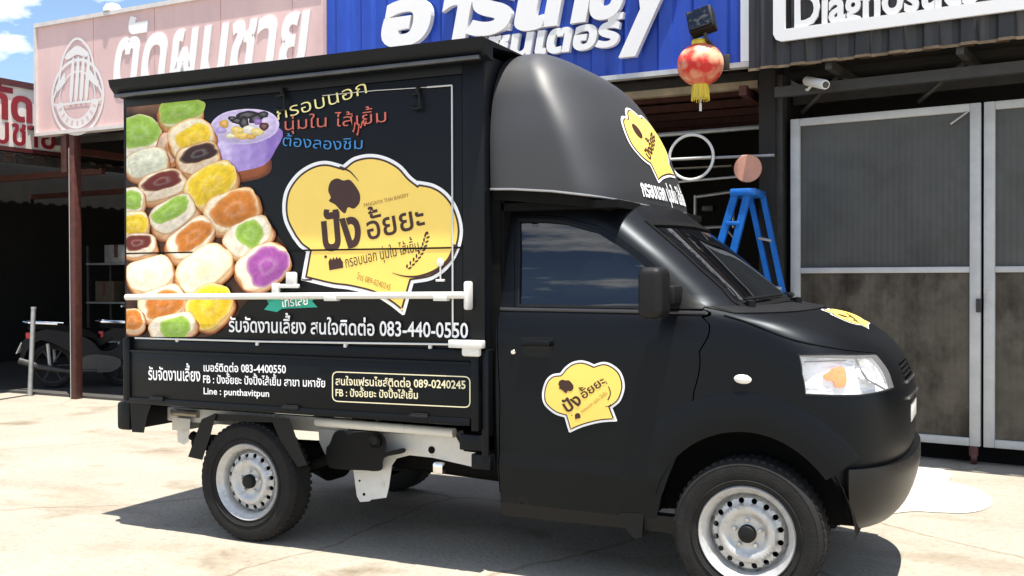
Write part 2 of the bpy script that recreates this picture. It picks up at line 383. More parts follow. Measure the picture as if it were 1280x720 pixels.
# ================================================================== FOOD TRUCK
truck = thing('food_truck', 'matte black food truck with a bun photo and chef hat logo on its side', 'food truck', (1.3, .81, 0))
CAB = Shell(1.475, .81,
            [(.34, 3.12), (.50, 3.19), (.70, 3.225), (.85, 3.225), (.95, 3.20), (1.03, 3.16), (1.10, 3.10), (1.15, 3.03), (1.20, 2.93), (1.235, 2.80), (1.26, 2.66), (1.35, 2.545), (1.5, 2.37), (1.66, 2.17), (1.75, 2.05), (1.82, 1.93)],
            [(.34, .075), (.45, .056), (.53, .040), (.565, .0455), (.62, .040), (.90, .03), (1.08, .032), (1.18, .045), (1.225, .062), (1.25, .08), (1.45, .115), (1.66, .17), (1.75, .21), (1.82, .30)],
            [(.34, .46), (.9, .48), (1.1, .44), (1.2, .38), (1.26, .34), (1.5, .30), (1.82, .32)], 2.9)
FAIR = Shell(1.445, .81,
             [(1.60, 2.075), (1.75, 2.06), (1.90, 2.015), (2.08, 1.945), (2.25, 1.85), (2.37, 1.765), (2.45, 1.67), (2.49, 1.59), (2.51, 1.53)],
             [(1.60, .085), (1.80, .045), (2.0, .04), (2.22, .07), (2.35, .13), (2.43, .22), (2.48, .36), (2.505, .60), (2.51, .74)],
             [(1.60, .24), (2.0, .22), (2.25, .20), (2.4, .16), (2.48, .08), (2.51, .03)], 2.5)
def cuv(pts, S=CAB): return [S.uv(*p) for p in pts]
mir = lambda pts: [(4-u, z) for u, z in pts]

# ---- outlines, read off the flank
door_px = [(644, 268), (680, 268.5), (706, 271), (748, 282), (778, 300), (818, 332), (884, 388), (880, 397), (875, 440), (868, 490), (856, 545), (840, 588), (828, 620), (822, 650), (720, 639), (625, 628), (624.5, 500), (624, 388), (643, 385)]
door_uv = cuv(door_px)
win_px = [(649, 275), (680, 275.5), (706, 278), (745, 289), (772, 306), (812, 338), (868, 385), (760, 384), (648, 382)]
win_uv = cuv(win_px)
ws_near = cuv([(807, 277), (842, 307), (876, 338), (903, 362), (926, 384)])
ws_uv = [(u, z) for u, z in ws_near]+[(2.0, ws_near[-1][1]+.012)]+mir(ws_near)[::-1]+[(2.0, ws_near[0][1]+.012)]
hl_px = [(998, 443.5), (1040, 443.5), (1094, 443), (1109, 462), (1117, 485), (1097, 491), (1074, 494.5), (1006.5, 493.5), (1002, 467)]
hl_uv = cuv(hl_px)
arch = [(2.625+.415*math.cos(t), .335+.415*math.sin(t)) for t in np.linspace(-.02, PI+.02, 30)]
arch_uv = [CAB.xz(x, max(z, .335)) for x, z in arch]
arch_uv = [CAB.xz(x, z) for x, z in arch if z > .4205 or x < 2.625]
arch_uv = [CAB.xz(3.031, .42)]+[(u, max(z, .341)) for u, z in arch_uv]+[(arch_uv[-1][0], .34)]
# body outline: whole shell minus arches at the lower edge
zt = 1.80
low = [(0, .34), (arch_uv[-1][0], .34)]+arch_uv[::-1][1:]
body_out = low+mir(low)[::-1]+[(4, zt), (0, zt)]
grille_uv = [(1.84, .93), (2.16, .93), (2.16, 1.0), (1.84, 1.0)]
mb = MB(); vo, fo = fill(body_out, [door_uv, mir(door_uv), ws_uv, hl_uv, mir(hl_uv), grille_uv], .055, .03)
sheet(mb, vo, fo, CAB, 0, -.012); bodyo = mb.build('cab_body', M_black, truck, 50)
mb = MB(); vo, fo = fill([(0, .36), (arch_uv[-1][0], .36)]+[(u, max(z, .3605)) for u, z in arch_uv[::-1][1:]]+mir([(0, .36), (arch_uv[-1][0], .36)]+[(u, max(z, .3605)) for u, z in arch_uv[::-1][1:]])[::-1]+[(4, 1.79), (0, 1.79)], (), .12, .06)
sheet(mb, vo, fo, CAB, -.035, None)
mb.box((1.49, .12, .40), (2.1, 1.50, .46)); mb.box((1.47, .10, .36), (1.485, 1.52, 1.80)); mb.box((1.5, .33, 1.72), (2.0, 1.3, 1.75))
mb.build('inner_lining', M_dark, truck)
# wheel wells
for y0, y1 in ((.075, .30), (1.32, 1.545)):
    mb = MB(); a = [(2.625+.43*math.cos(t), .335+.43*math.sin(t)) for t in np.linspace(0, PI, 20)]
    V = [(x, y0 if k == 0 else y1, z) for k in (0, 1) for x, z in a]; mb.add(V, [(i, i+1, i+21, i+20) for i in range(19)], 0, True)
    yb = y1 if y0 < .5 else y0; mb.add([(x, yb, z) for x, z in a], [tuple(range(20))]); mb.build('wheel_well', M_dark, truck)

def door(flip):
    f = (lambda p: mir(p)) if flip else (lambda p: p)
    mb = MB(); o = f(inset(door_uv, .004)); vo, fo = fill(o, [f(inset(win_uv, -.004))], .05, .03)
    sheet(mb, vo, fo, CAB, .001, -.02); d = mb.build('door', M_black, truck, 50)
    mb = MB(); vo, fo = fill(f(inset(win_uv, -.012)), (), .08, .05); sheet(mb, vo, fo, CAB, -.009, -.013); mb.build('window_pane', M_glass, d)
    mb = MB(); w = f(inset(win_uv, -.006)); vo, fo = fill(w, [f(inset(win_uv, .006))], .05, .03); sheet(mb, vo, fo, CAB, .004, -.014); mb.build('window_seal', M_trim, d)
    # belt strip under the window
    a, b = f(cuv([(626, 387), (883, 392)])); mb = MB(); k = 24; P = [(a[0]+(b[0]-a[0])*i/k, a[1]+(b[1]-a[1])*i/k) for i in range(k+1)]
    mb.tube([CAB(*p, .004) for p in P], .008, 8); mb.build('belt_moulding', mat('satin_moulding', (.03, .03, .032), .3), d)
    # sail panel behind the mirror
    mb = MB(); vo, fo = fill(f(cuv([(833, 345), (836, 340), (881, 384), (879, 388), (834, 387)])), (), .04, .03); sheet(mb, vo, fo, CAB, .012, -.01); mb.build('sail_panel', M_trim, d)
    # handle in its recess, key lock
    mb = MB(); h = f(cuv([(653, 424), (656, 421.5), (688, 422), (691, 426), (690, 441), (686, 446), (657, 445), (653, 440)])); vo, fo = fill(spline(h, 4), (), .03, .02); sheet(mb, vo, fo, CAB, .003, -.01)
    hd = mb.build('door_handle', M_trim, d)
    mb2 = MB(); P = f(cuv([(655, 429), (672, 428.5), (689, 429.5)])); 
    q = [np.array(CAB(*p, .02)) for p in P]; mb2.tube([q[0]-np.array([0, -.018, 0])*(-1 if flip else 1), q[0], q[1], q[2], q[2]-np.array([0, -.018, 0])*(-1 if flip else 1)], .013, 10)
    mb2.build('pull_grip', M_black, d)
    mb = MB(); c = f(cuv([(642, 440)]))[0]; p = np.array(CAB(*c, .004)); mb.lathe([(.0001, .006), (.009, .006), (.012, .002), (.012, -.006)], p, 'y', 20, 0, -1 if not flip else 1); mb.build('key_lock', M_chrome, d)
    return d
door_n = door(False); door_f = door(True)
# sills, b-pillar foot
for f in (lambda p: p, mir):
    mb = MB(); vo, fo = fill(f([(0, .275), (.76, .275), (.80, .30), (.82, .352), (0, .352)]), (), .06, .03); 
    sheet(mb, vo, fo, lambda u, z, d: tuple(np.array(CAB(u, max(z, .345), d))+np.array([0, (.35-z)*(.3 if f is not mir else -.3), min(0, z-.345)])), .0, -.04); mb.build('sill', M_trim, truck)
# windscreen, wipers, cowl
mb = MB(); vo, fo = fill(inset(ws_uv, .006), (), .06, .03); sheet(mb, vo, fo, CAB, -.006, -.011); wsh = mb.build('windshield', M_glass, truck)
mb = MB(); vo, fo = fill(inset(ws_uv, -.002), [inset(ws_uv, .018)], .06, .03); sheet(mb, vo, fo, CAB, .004, -.012); mb.build('windshield_seal', M_dark, wsh)
for (u0, u1) in ((1.50, 2.0), (2.15, 2.65)):
    mb = MB(); P = [CAB(u0+(u1-u0)*t*.6, 1.272+.012*t, .022) for t in np.linspace(0, 1, 8)]; mb.tube(P, .007, 6); mb.lathe([(.02, 0), (.022, .03), (.0, .035)], CAB(u0, 1.255, .0), 'z', 12)
    P = [CAB(u0+.06+(u1-u0)*t, 1.285+.006*t, .014) for t in np.linspace(0, 1, 12)]; mb.tube(P, .006, 6); mb.build('wiper', M_trim, wsh)
mb = MB()
c0 = [(2-.78*t, 1.235) for t in np.linspace(0, 1, 14)]; c0 = mir(c0)[::-1][:-1]+c0; c1 = [(u, z+.026) for u, z in c0]
vo, fo = fill(c0+c1[::-1], (), .05, .01); sheet(mb, vo, fo, CAB, .004, -.01); mb.build('cowl', M_trim, truck)
mb = MB()                                                    # bonnet shut line
P = [CAB(u, z, .001) for u, z in spline(cuv([(905, 394), (940, 405), (990, 424), (1050, 436), (1096, 441)]), 6, False)]; mb.tube(P, .003, 6); mb.build('bonnet_seam', M_dark, truck); mb = MB()
P = [CAB(4-u, z, .001) for u, z in spline(cuv([(905, 394), (940, 405), (990, 424), (1050, 436), (1096, 441)]), 6, False)]; mb.tube(P, .003, 6); mb.build('bonnet_seam', M_dark, truck)
# headlights
M_lens = mat('clear_lens', (.8, .82, .84), .06, spec=.7)
gl = bpy.data.materials.new('headlight_glass'); gl.use_nodes = True; t_ = gl.node_tree; b_ = t_.nodes['Principled BSDF']; b_.inputs['Roughness'].default_value = .03
tr = t_.nodes.new('ShaderNodeBsdfTransparent'); ms = t_.nodes.new('ShaderNodeMixShader'); b_.inputs['Base Color'].default_value = (.9, .9, .9, 1); ms.inputs[0].default_value = .14
t_.links.new(tr.outputs[0], ms.inputs[1]); t_.links.new(b_.outputs[0], ms.inputs[2]); t_.links.new(ms.outputs[0], t_.nodes['Material Output'].inputs[0])
M_refl = mat('headlight_reflector', (.88, .88, .88), .35, metal=.1, vary=.10, scale=26, stain=((.5, .52, .55), 9, .52, .6, (1, 1, 6)))
M_amber = mat('amber_bulb', srgb(255, 130, 10), .25, vary=.25, scale=60)
for f, sgn in ((lambda p: p, 1), (mir, -1)):
    mb = MB(); vo, fo = fill(f(inset(hl_uv, -.002)), (), .04, .02); sheet(mb, vo, fo, CAB, -.03, None); o_ = subdiv(f(hl_uv), .05, .03); k = len(o_)
    mb.add([CAB(*p, .0) for p in o_]+[CAB(*p, -.03) for p in o_], [(i, (i+1) % k, (i+1) % k+k, i+k) for i in range(k)], 0)
    h = mb.build('headlight', M_refl, truck)
    mb = MB(); vo, fo = fill(f(inset(hl_uv, .003)), (), .04, .02); sheet(mb, vo, fo, CAB, .003, None); mb.build('lens', gl, h)
    mb = MB(); o2 = f(inset(hl_uv, -.004)); vo, fo = fill(o2, [f(inset(hl_uv, .005))], .04, .02); sheet(mb, vo, fo, CAB, .002, -.02); mb.build('lens_rim', M_trim, h)
    mb = MB(); c = f(cuv([(1048, 470)]))[0]; am = f(spline(cuv([(1031, 469), (1038, 464), (1045, 459), (1058, 457), (1062, 470), (1060, 482), (1048, 484), (1044, 476), (1036, 475)]), 4)); vo, fo = fill(am, (), .02, .015); sheet(mb, vo, fo, CAB, -.02, -.036); mb.build('indicator_bulb', M_amber, h)
    mb = MB(); c = f(cuv([(1087, 463)]))[0]; p = np.array(CAB(*c, -.03)); n_ = CAB.nrm(*c); mb.lathe([(.055, .025), (.05, .0), (.03, -.012), (.012, -.012), (.012, .012), (.0001, .018)], (0, 0, 0), 'z', 24)
    Q = Vector(n_).to_track_quat('Z', 'Y').to_matrix(); mb.v = [tuple(Vector(p)+Q @ Vector(v)) for v in mb.v]; mb.build('main_reflector', mat('bright_reflector', (.8, .8, .78), .18, metal=.8), h)
    mb = MB(); a, b = f(cuv([(1071, 447), (1078, 462)])); d_, e_ = f(cuv([(1086, 474), (1108, 486)]))
    mb.tube([CAB(*q, -.008) for q in (a, b, d_, e_)], .004, 6); mb.tube([CAB(*q, -.01) for q in f(cuv([(1006, 452), (1060, 449)]))], .003, 6); mb.build('reflector_edge', M_trim, h)
    # side repeater
    mb = MB(); c = cuv([(928.5, 474)])[0]; mk = f([(c[0]+.058*.5*math.cos(t), c[1]+.0195*math.sin(t)) for t in np.linspace(0, 2*PI, 28)[:-1]])
    cc = f([c])[0]; vo, fo = fill(mk, (), .01, .01)
    sheet(mb, vo, fo, lambda a, b, d: CAB(a, b, d if d < 0 else .003+.012*max(0, 1-((a-cc[0])/.029)**2-((b-cc[1])/.0195)**2)**.5), 1, -.01); mb.build('side_repeater', mat('repeater_lens', (.82, .80, .74), .2), truck)
    # arch flare: raised lip round the wheel opening
    mb = MB(); ro, ri = .575, .412; TT = np.linspace(.60, PI-.28, 40); prof = [(ri, -.012), (ri, .008), (ri+.010, .012), (ri+.08, .012), (ro-.02, .0075), (ro, .002), (ro, -.012)]; V = []
    for t in TT:
        for r_, d_ in prof:
            x, z = 2.625+r_*math.cos(t)*(.93 if math.cos(t) > 0 else .985), max(.335+r_*math.sin(t), .345); u, z = CAB.xz(x, z); V.append(CAB(*(f([(u, z)])[0]), d_))
    n_ = len(prof); F = [(i*n_+j, i*n_+j+1, (i+1)*n_+j+1, (i+1)*n_+j) for i in range(len(TT)-1) for j in range(n_-1)]; F += [tuple(range(n_)), tuple(range((len(TT)-1)*n_, len(TT)*n_))]
    mb.add(V, F, 0, True); mb.build('arch_flare', M_black, truck, 60)
    # wing mirror
    yy = lambda y: y if sgn == 1 else 1.62-y
    mb = MB(); cz = on_y(818, 366, -.06); bm = bmesh.new(); bmesh.ops.create_cube(bm, size=1)
    for v in bm.verts: v.co = Vector((v.co.x*(.11 if v.co.y < 0 else .085), v.co.y*.15, v.co.z*.215))
    bmesh.ops.bevel(bm, geom=bm.edges[:], offset=.034, segments=5, profile=.5, affect='EDGES')
    x0 = float(on_y(819, 366, -.075)[0]); z0 = float(on_y(819, 366, -.075)[2])
    mb.frombm(bm, 0, lambda x, y, z: (x0+x+y*.10, yy(-.075+y), z0+z)); wm = mb.build('wing_mirror', M_trim, truck, 60)
    mb = MB(); mb.rbox((x0+.01, yy(-.02), z0-.05), (x0+.07, yy(.12), z0+.03), .015); mb.build('mirror_arm', M_trim, wm)
    mb = MB(); mb.add([(x0-.046, yy(-.13), z0-.085), (x0-.040, yy(-.022), z0-.085), (x0-.040, yy(-.022), z0+.085), (x0-.046, yy(-.13), z0+.085)], [(0, 1, 2, 3)]); mb.build('mirror_glass', M_chrome, wm)
# grille, badge, plate
mb = MB(); vo, fo = fill(grille_uv, (), .06, .02); sheet(mb, vo, fo, CAB, -.03, None)
for z in (.945, .965, .985): mb.tube([CAB(u, z, -.008) for u in np.linspace(1.85, 2.15, 16)], .008, 6)
g = mb.build('grille', M_dark, truck)
mb = MB(); mb.tube([CAB(u, .922, .002) for u in np.linspace(1.84, 2.16, 16)], .007, 8); mb.tube([CAB(u, .86, .004) for u in np.linspace(1.78, 2.22, 12)], .007, 8); mb.build('grille_bar', M_chrome, g)
mb = MB(); mb.rbox((3.214, .66, .74), (3.227, .96, .82), .004); mb.build('number_plate', M_white, truck)
# bumper
BUM = Shell(1.475, .81, [(.29, 3.10), (.33, 3.15), (.40, 3.208), (.48, 3.236), (.56, 3.248), (.60, 3.247), (.63, 3.243)],
            [(.29, .16), (.33, .10), (.40, .05), (.50, .03), (.58, .022), (.60, .022), (.63, .024)], [(.29, .45), (.63, .48)], 2.8)
bul = [BUM.xz(3.03+.05*max(0, (.40-z)/.1), z) for z in np.linspace(.345, .612, 14)]
vo, fo = fill(mir(bul)+bul[::-1], (), .06, .02); mb = MB(); sheet(mb, vo, fo, BUM, 0, -.034); mb.build('front_bumper', mat('bumper_plastic', (.006, .006, .0065), .36, vary=.1, scale=8, spec=.35), truck, 60)
# mud flap behind the front wheel
for s in (0, 1):
    mb = MB(); mb.prism([(2.06, .35), (2.175, .355), (2.165, .25), (2.13, .24), (2.10, .27)], lambda a, b, d: (a, d if s == 0 else 1.62-d, b), .07, .22); mb.build('mud_flap', M_trim, truck)

# ---- fairing on the cab roof
e0 = cuv([(606, 237), (640, 236.5), (690, 239), (740, 245), (790, 254), (825, 261), (856, 270)], FAIR)
zb = e0[-1][1]; near = [(0., e0[0][1])]+[(max(u, .01), z) for u, z in e0[1:]]
edge = near+[(2.0, zb-.005)]; edge = edge+mir(near)[::-1]
vo, fo = fill(edge+[(4, 2.509), (0, 2.509)], (), .05, .025); mb = MB(); sheet(mb, vo, fo, FAIR, 0, -.008)
tp = [(0, 2.509)]+[(u, 2.509) for u in np.linspace(0, 4, 60)[1:]]; P = [FAIR(*q) for q in tp]; mb.add(P, [tuple(range(len(P)))], 0, True)
fair = mb.build('roof_fairing', M_gloss, truck, 60)
mb = MB(); P = [FAIR(*q, .003) for q in subdiv(edge, .06, .05, False)]; mb.tube(P, .0055, 8); mb.build('edge_trim', mat('fairing_trim', (.35, .35, .36), .22, metal=.5), fair)
mb = MB(); vo, fo = fill(edge+[(4, 1.66), (0, 1.66)] if False else [(u, z) for u, z in edge]+[(4, zb-.055), (2.0, zb-.05), (0, e0[0][1]-.05)], (), .06, .02); sheet(mb, vo, fo, lambda u, z, d: FAIR(u, z, d), -.02, -.03); mb.build('under_skirt', M_dark, fair)
mb = MB(); mb.box((1.47, .10, 1.70), (2.05, 1.52, 1.735)); mb.build('mounting_plate', M_dark, fair)

# ---- cargo box
X0, X1, BW = -.795, 1.435, 1.62
mb = MB(); mb.box((X0, .012, 1.03), (X1, BW, 2.42)); mb.box((X0-.006, -.004, 1.055), (X0+.015, .02, 2.42)); box = mb.build('cargo_box', M_panel, truck)
mb = MB()                                                     # front and top frame members standing 1 cm proud
mb.rbox((1.325, -.008, 1.06), (X1+.004, .012, 2.40), .004); mb.rbox((X0, -.006, 2.335), (1.325, .012, 2.40), .004); mb.build('frame_member', M_panel, box)
mb = MB()
prof = [(-.12, 2.468), (-.11, 2.43), (-.075, 2.395), (-.035, 2.382), (-.01, 2.38), (-.01, 2.44), (.2, 2.46), (1.4, 2.46), (1.63, 2.44), (1.63, 2.38), (1.655, 2.382), (1.70, 2.40), (1.745, 2.468)]
mb.prism(prof, lambda a, b, d: (d, a, b), X0+.003, 1.487)
cor = mb.build('roof_cornice', M_panel, box)
mb = MB(); mb.rbox((X0+.02, -.10, 2.374), (1.46, -.078, 2.394), .006); mb.build('gutter_strip', mat('dull_aluminium', (.09, .092, .095), .3, metal=.5, vary=.2, scale=9), box)
P3 = lambda px, py, d=0.: on_y(px, py, -d)
hatch = None
mb = MB(); mb.rbox((X0+.012, -.003, 1.072), (1.322, .013, 2.333), .003); hatch = mb.build('hatch_panel', M_panel, truck)
mb = MB(); a = P3(157, 317.5); b = P3(568, 309); mb.rbox((X0+.012, -.0125, (a[2]+b[2])/2-.004), (1.322, -.002, (a[2]+b[2])/2+.004), .001); mb.build('hatch_seam', M_dark, hatch)
mb = MB()
for q in [[(565, 107), (566, 421)], [(534, 109), (565, 106.5)]]: mb.tube([P3(*p, .012) for p in q], .0045, 8)
mb.tube([P3(p, y, .012) for p, y in ((403, 119.5), (470, 113), (534, 109))], .0022, 6)
mb.build('aluminium_edging', mat('edging', (.62, .62, .62), .35, metal=.4), hatch)
mb = MB(); mb.tube([P3(*p, .012) for p in ((169, 422.5), (330, 427), (566, 430.5))], .005, 8)
for q in ((222, 424.5), (322, 429), (432, 431.5), (538, 433)): mb.rbox(P3(q[0]-3, q[1]+3, .02), P3(q[0]+3, q[1]-2, .0), .003)
mb.build('bottom_edging', M_white, hatch)
for (x, y) in ((352, 121), (521, 119)):
    mb = MB(); mb.tube([P3(x-6, y-1, .02), P3(x+3, y-3, .03), P3(x+4, y+9, .03), P3(x+5, y+15, .03), P3(x-1, y+17, .02), P3(x-6, y+15, .012)], .008, 8); mb.build('hatch_hook', M_trim, hatch)
    mb = MB(); mb.rbox(P3(x-2, y-12, .03), P3(x+6, y-2, .0), .004); mb.build('hook_plate', M_trim, hatch)

# printed buns: each bun is a disc of rings, coloured like the printed picture
PX = lambda a, b, d: tuple(on_y(a, b, -d))
pr = MB(); pc = []
def pcol(n, c): pc.extend([c]*n)
def blob(cx, cy, rx, ry, ang, rings, lay, n=40, wob=.06, sq=2.5, clip=None):
    """rings: (relative radius, colour, dx, dy)"""
    ph = random.random()*6; V = []; C = []; a = R(-ang)
    for k, (rr, c, dx, dy) in enumerate(rings):
        for j in range(n):
            t = 2*PI*j/n; c_, s_ = math.cos(t), math.sin(t); q = (abs(c_)**sq+abs(s_)**sq)**(-1/sq); w = 1+wob*(math.sin(3*t+ph)*.5+math.sin(5*t+2*ph)*.3+math.sin(9*t+ph*3)*.2)
            x, y = rr*q*c_*rx*w, rr*q*s_*ry*w; X = cx+dx+x*math.cos(a)-y*math.sin(a); Y = cy+dy+x*math.sin(a)+y*math.cos(a)
            X = max(X, 158.0); Y = min(Y, 421.2)
            sh = random.uniform(.86, 1.12)*(1-.16*s_)*(1+.05*c_); V.append(PX(X, Y, lay)); C.append(tuple(min(1, q_*sh) for q_ in c))
    o = len(pr.v); F = [(k*n+j, k*n+(j+1) % n, (k+1)*n+(j+1) % n, (k+1)*n+j) for k in range(len(rings)-1) for j in range(n)]; F.append(tuple((len(rings)-1)*n+j for j in range(n)))
    pr.add(V, F); pc.extend(C)
CR1, CR2, CRM = srgb(150, 76, 34), srgb(206, 138, 76), srgb(250, 232, 196)
GRN, YEL, ORG, MAR, CHO, PUR, WHT = srgb(158, 196, 78), srgb(246, 206, 44), srgb(214, 130, 50), srgb(112, 38, 30), srgb(58, 30, 28), srgb(164, 84, 160), srgb(250, 240, 214)
lay = [.0045]
def mixc(a, b, t): return tuple(x+(y-x)*t for x, y in zip(a, b))
def bun(cx, cy, rx, ry, ang, fc, frx, fry, fang=None, fdx=0, fdy=0, crumb=CRM, crust=CR2, side=None):
    lay[0] += .00014
    blob(cx+1, cy+2.5, rx*1.01, ry*1.02, ang, [(1, srgb(70, 36, 20), 0, 0), (.8, CR1, 0, 0)], lay[0]); lay[0] += .00014
    sd = side or (2, 4); rx *= 1.05; ry *= 1.06                # browned flank of the bun under its cut face
    blob(cx+sd[0]*.5, cy+sd[1]*.55, rx, ry*.98, ang, [(1, mixc(CR1, (.02, .01, .005), .2), 0, 0), (.95, mixc(CR1, CR2, .45), 0, -.3), (.86, mixc(CR2, crumb, .25 if side else .45), 0, -.6), (.6, mixc(CR2, crumb, .5), 0, 0), (.3, CR2, 0, 0)], lay[0], wob=.05, sq=2.8); lay[0] += .00014
    lt = mixc(crumb, (1, .97, .88), .4); cx -= sd[0]*.35; cy -= sd[1]*.45; rx *= .95; ry *= .90; frx *= 1.08; fry *= 1.06
    blob(cx, cy, rx, ry, ang, [(1, mixc(CR1, crust, .9), 0, 0), (.97, mixc(crust, crumb, .55), 0, -.1), (.92, mixc(crumb, crust, .15), 0, -.2), (.85, lt, 0, -.3), (.66, mixc(lt, crust, .12), .5, -.3), (.45, lt, 0, 0), (.2, crumb, 0, 0)], lay[0], wob=.07, sq=2.9)
    if fc:
        lay[0] += .00014; dk = tuple(x*.72 for x in fc)
        blob(cx+fdx, cy+fdy, frx*1.12, fry*1.14, ang if fang is None else fang, [(1, mixc(fc, crumb, .6), 0, 0), (.93, mixc(fc, crumb, .2), 0, 0), (.84, fc, .3, 0), (.66, mixc(fc, dk, .35), 1, -.4), (.5, fc, 1, .3), (.34, mixc(fc, (1, 1, .9), .10), -1, .3), (.18, mixc(fc, dk, .15), 0, 0)], lay[0], wob=.12)
# backing: brown shade between the buns
bk = spline([(158, 124), (200, 122), (238, 121), (252, 130), (250, 150), (262, 165), (272, 180), (296, 205), (300, 228), (318, 244), (330, 262), (344, 290), (358, 310), (360, 330), (345, 352), (318, 368), (302, 385), (288, 406), (262, 420), (230, 421.5), (158, 421.5)], 5)
vo, fo = fill([(max(x, 158), min(y, 421.3)) for x, y in bk], (), 12, 12); sheet(pr, vo, fo, PX, .0042, None)
for (x, y) in vo: pc.append(mixc(srgb(30, 18, 14), srgb(96, 54, 30), random.random()*.8) if y > 140 else mixc(srgb(96, 58, 40), srgb(150, 110, 84), random.random()))
bun(172, 180, 28, 26, 12, GRN, 22, 17, 10, 2, -9, CRM, CR1, (0, 14))
bun(226, 143, 28, 19, 12, GRN, 24, 13, 12, 0, -3, srgb(206, 196, 120), CR2, (0, 6))
bun(212, 186, 16, 22, -20, None, 0, 0, crumb=CR2, crust=CR1)
bun(239, 174, 29, 24, 25, YEL, 19, 13, 22, 4, 0, srgb(246, 220, 170), CR2)
bun(184, 206, 28, 19, 14, srgb(226, 226, 200), 20, 13, 14, 0, -1, srgb(232, 224, 190), CR2, (2, 5))
bun(248, 200, 28, 20, 17, CHO, 20, 9, 17, 1, -6, srgb(238, 196, 140), CR1, (1, 5))
bun(203, 234, 31, 19, 17, MAR, 21, 9, 17, 0, -5, srgb(244, 214, 170), CR1, (2, 6))
bun(164, 252, 17, 17, 0, GRN, 13, 10, 0, -1, 0, CRM, CR2)
bun(264, 232, 35, 24, 35, YEL, 27, 17, 35, 1, -1, srgb(250, 224, 150), CR2)
bun(217, 271, 31, 20, 32, GRN, 22, 9.5, 32, -2, -5, CRM, CR1, (4, 8))
bun(168, 282, 18, 18, 0, YEL, 15, 11, 0, 0, 1, srgb(250, 226, 160), CR2)
bun(290, 264, 35, 25, 24, ORG, 25, 17, 24, 4, -1, srgb(250, 222, 170), CR2)
bun(174, 308, 22, 16, 8, MAR, 15, 8, 8, -2, -3, srgb(240, 210, 170), CR1, (2, 4))
bun(238, 300, 33, 20, 38, ORG, 22, 12, 36, 3, -3, CRM, CR2, (-2, 5))
bun(310, 297, 32, 21, 32, GRN, 14, 14, 50, 3, -3, CRM, CR2)
bun(188, 344, 30, 22, 16, None, 0, 0, crumb=srgb(255, 240, 200), crust=CR2)
bun(255, 337, 38, 25, 36, None, 0, 0, crumb=srgb(255, 238, 190), crust=CR2)
bun(328, 334, 35, 25, 34, PUR, 23, 19, 38, 7, 0, CRM, CR2)
bun(203, 381, 30, 22, 20, ORG, 21, 14, 20, 3, 1, CRM, CR2)
bun(262, 384, 30, 26, 42, YEL, 24, 19, 48, 1, 0, srgb(252, 226, 150), CR2)
bun(166, 402, 15, 15, 0, ORG, 11, 11, 0, 0, 0, CRM, CR2)
bun(216, 410, 30, 17, 14, GRN, 16, 12, 10, 4, 2, CRM, CR2)
pr.build('bun_print', M_print, hatch, auto=None, cols=pc)
# printed bowl of purple dessert
pr = MB(); pc = []; L0 = .0046
LAV, LAV2, DKB = srgb(186, 164, 222), srgb(226, 212, 244), srgb(36, 22, 30)
blob(308, 210, 33, 17, 12, [(1, srgb(90, 46, 26), 0, 0), (.7, srgb(150, 80, 44), 0, 0)], L0, wob=.03)
body = [(264, 160), (266, 185), (274, 205), (286, 215), (306, 213), (330, 206), (343, 190), (349, 160)]
vo, fo = fill(spline(body, 5), (), 5, 5); sheet(pr, vo, fo, PX, L0+.0004, None)
for (x, y) in vo: pc.append(mixc(LAV, srgb(140, 110, 190), min(1, max(0, (x-300)/60)+random.uniform(-.1, .2)+(.25 if int(x/9) % 2 else 0))) if x > 290 else mixc(LAV2, LAV, random.random()))
blob(306, 158, 43, 22, 4, [(1, LAV2, 0, 0), (.9, mixc(LAV, LAV2, .4), 0, 0), (.84, srgb(206, 190, 226), 0, 0), (.4, srgb(232, 222, 240), 0, 0)], L0+.0008, wob=.02, sq=2.1)
for (x, y, a, b, g_, c) in [(308, 144, 15, 5, 10, DKB), (296, 151, 9, 4, -10, DKB), (320, 148, 10, 5, 20, DKB), (305, 153, 6, 8, 0, DKB), (329, 143, 7, 4, 0, DKB), (290, 148, 5, 3, 0, DKB), (330, 158, 6, 5, 0, srgb(90, 30, 34)), (280, 155, 6, 5, 0, srgb(232, 178, 70)), (276, 163, 7, 4, 0, LAV), (296, 163, 8, 5, 0, srgb(246, 214, 110)), (312, 162, 9, 5, 0, srgb(250, 240, 220)), (302, 170, 10, 4, 0, srgb(240, 200, 96)), (321, 165, 8, 5, 0, srgb(246, 220, 130)), (288, 170, 6, 3, 0, srgb(244, 230, 190)), (313, 171, 6, 3, 0, srgb(226, 170, 60)), (322, 152, 5, 4, 0, srgb(150, 110, 190))]:
    L0 += .00012; blob(x, y, a, b, g_, [(1, tuple(q*.8 for q in c), 0, 0), (.7, c, 0, 0), (.3, mixc(c, (1, 1, 1), .12), 0, 0)], L0+.001, n=18, wob=.15, sq=2)
pr.build('bowl_print', M_print, hatch, auto=None, cols=pc)

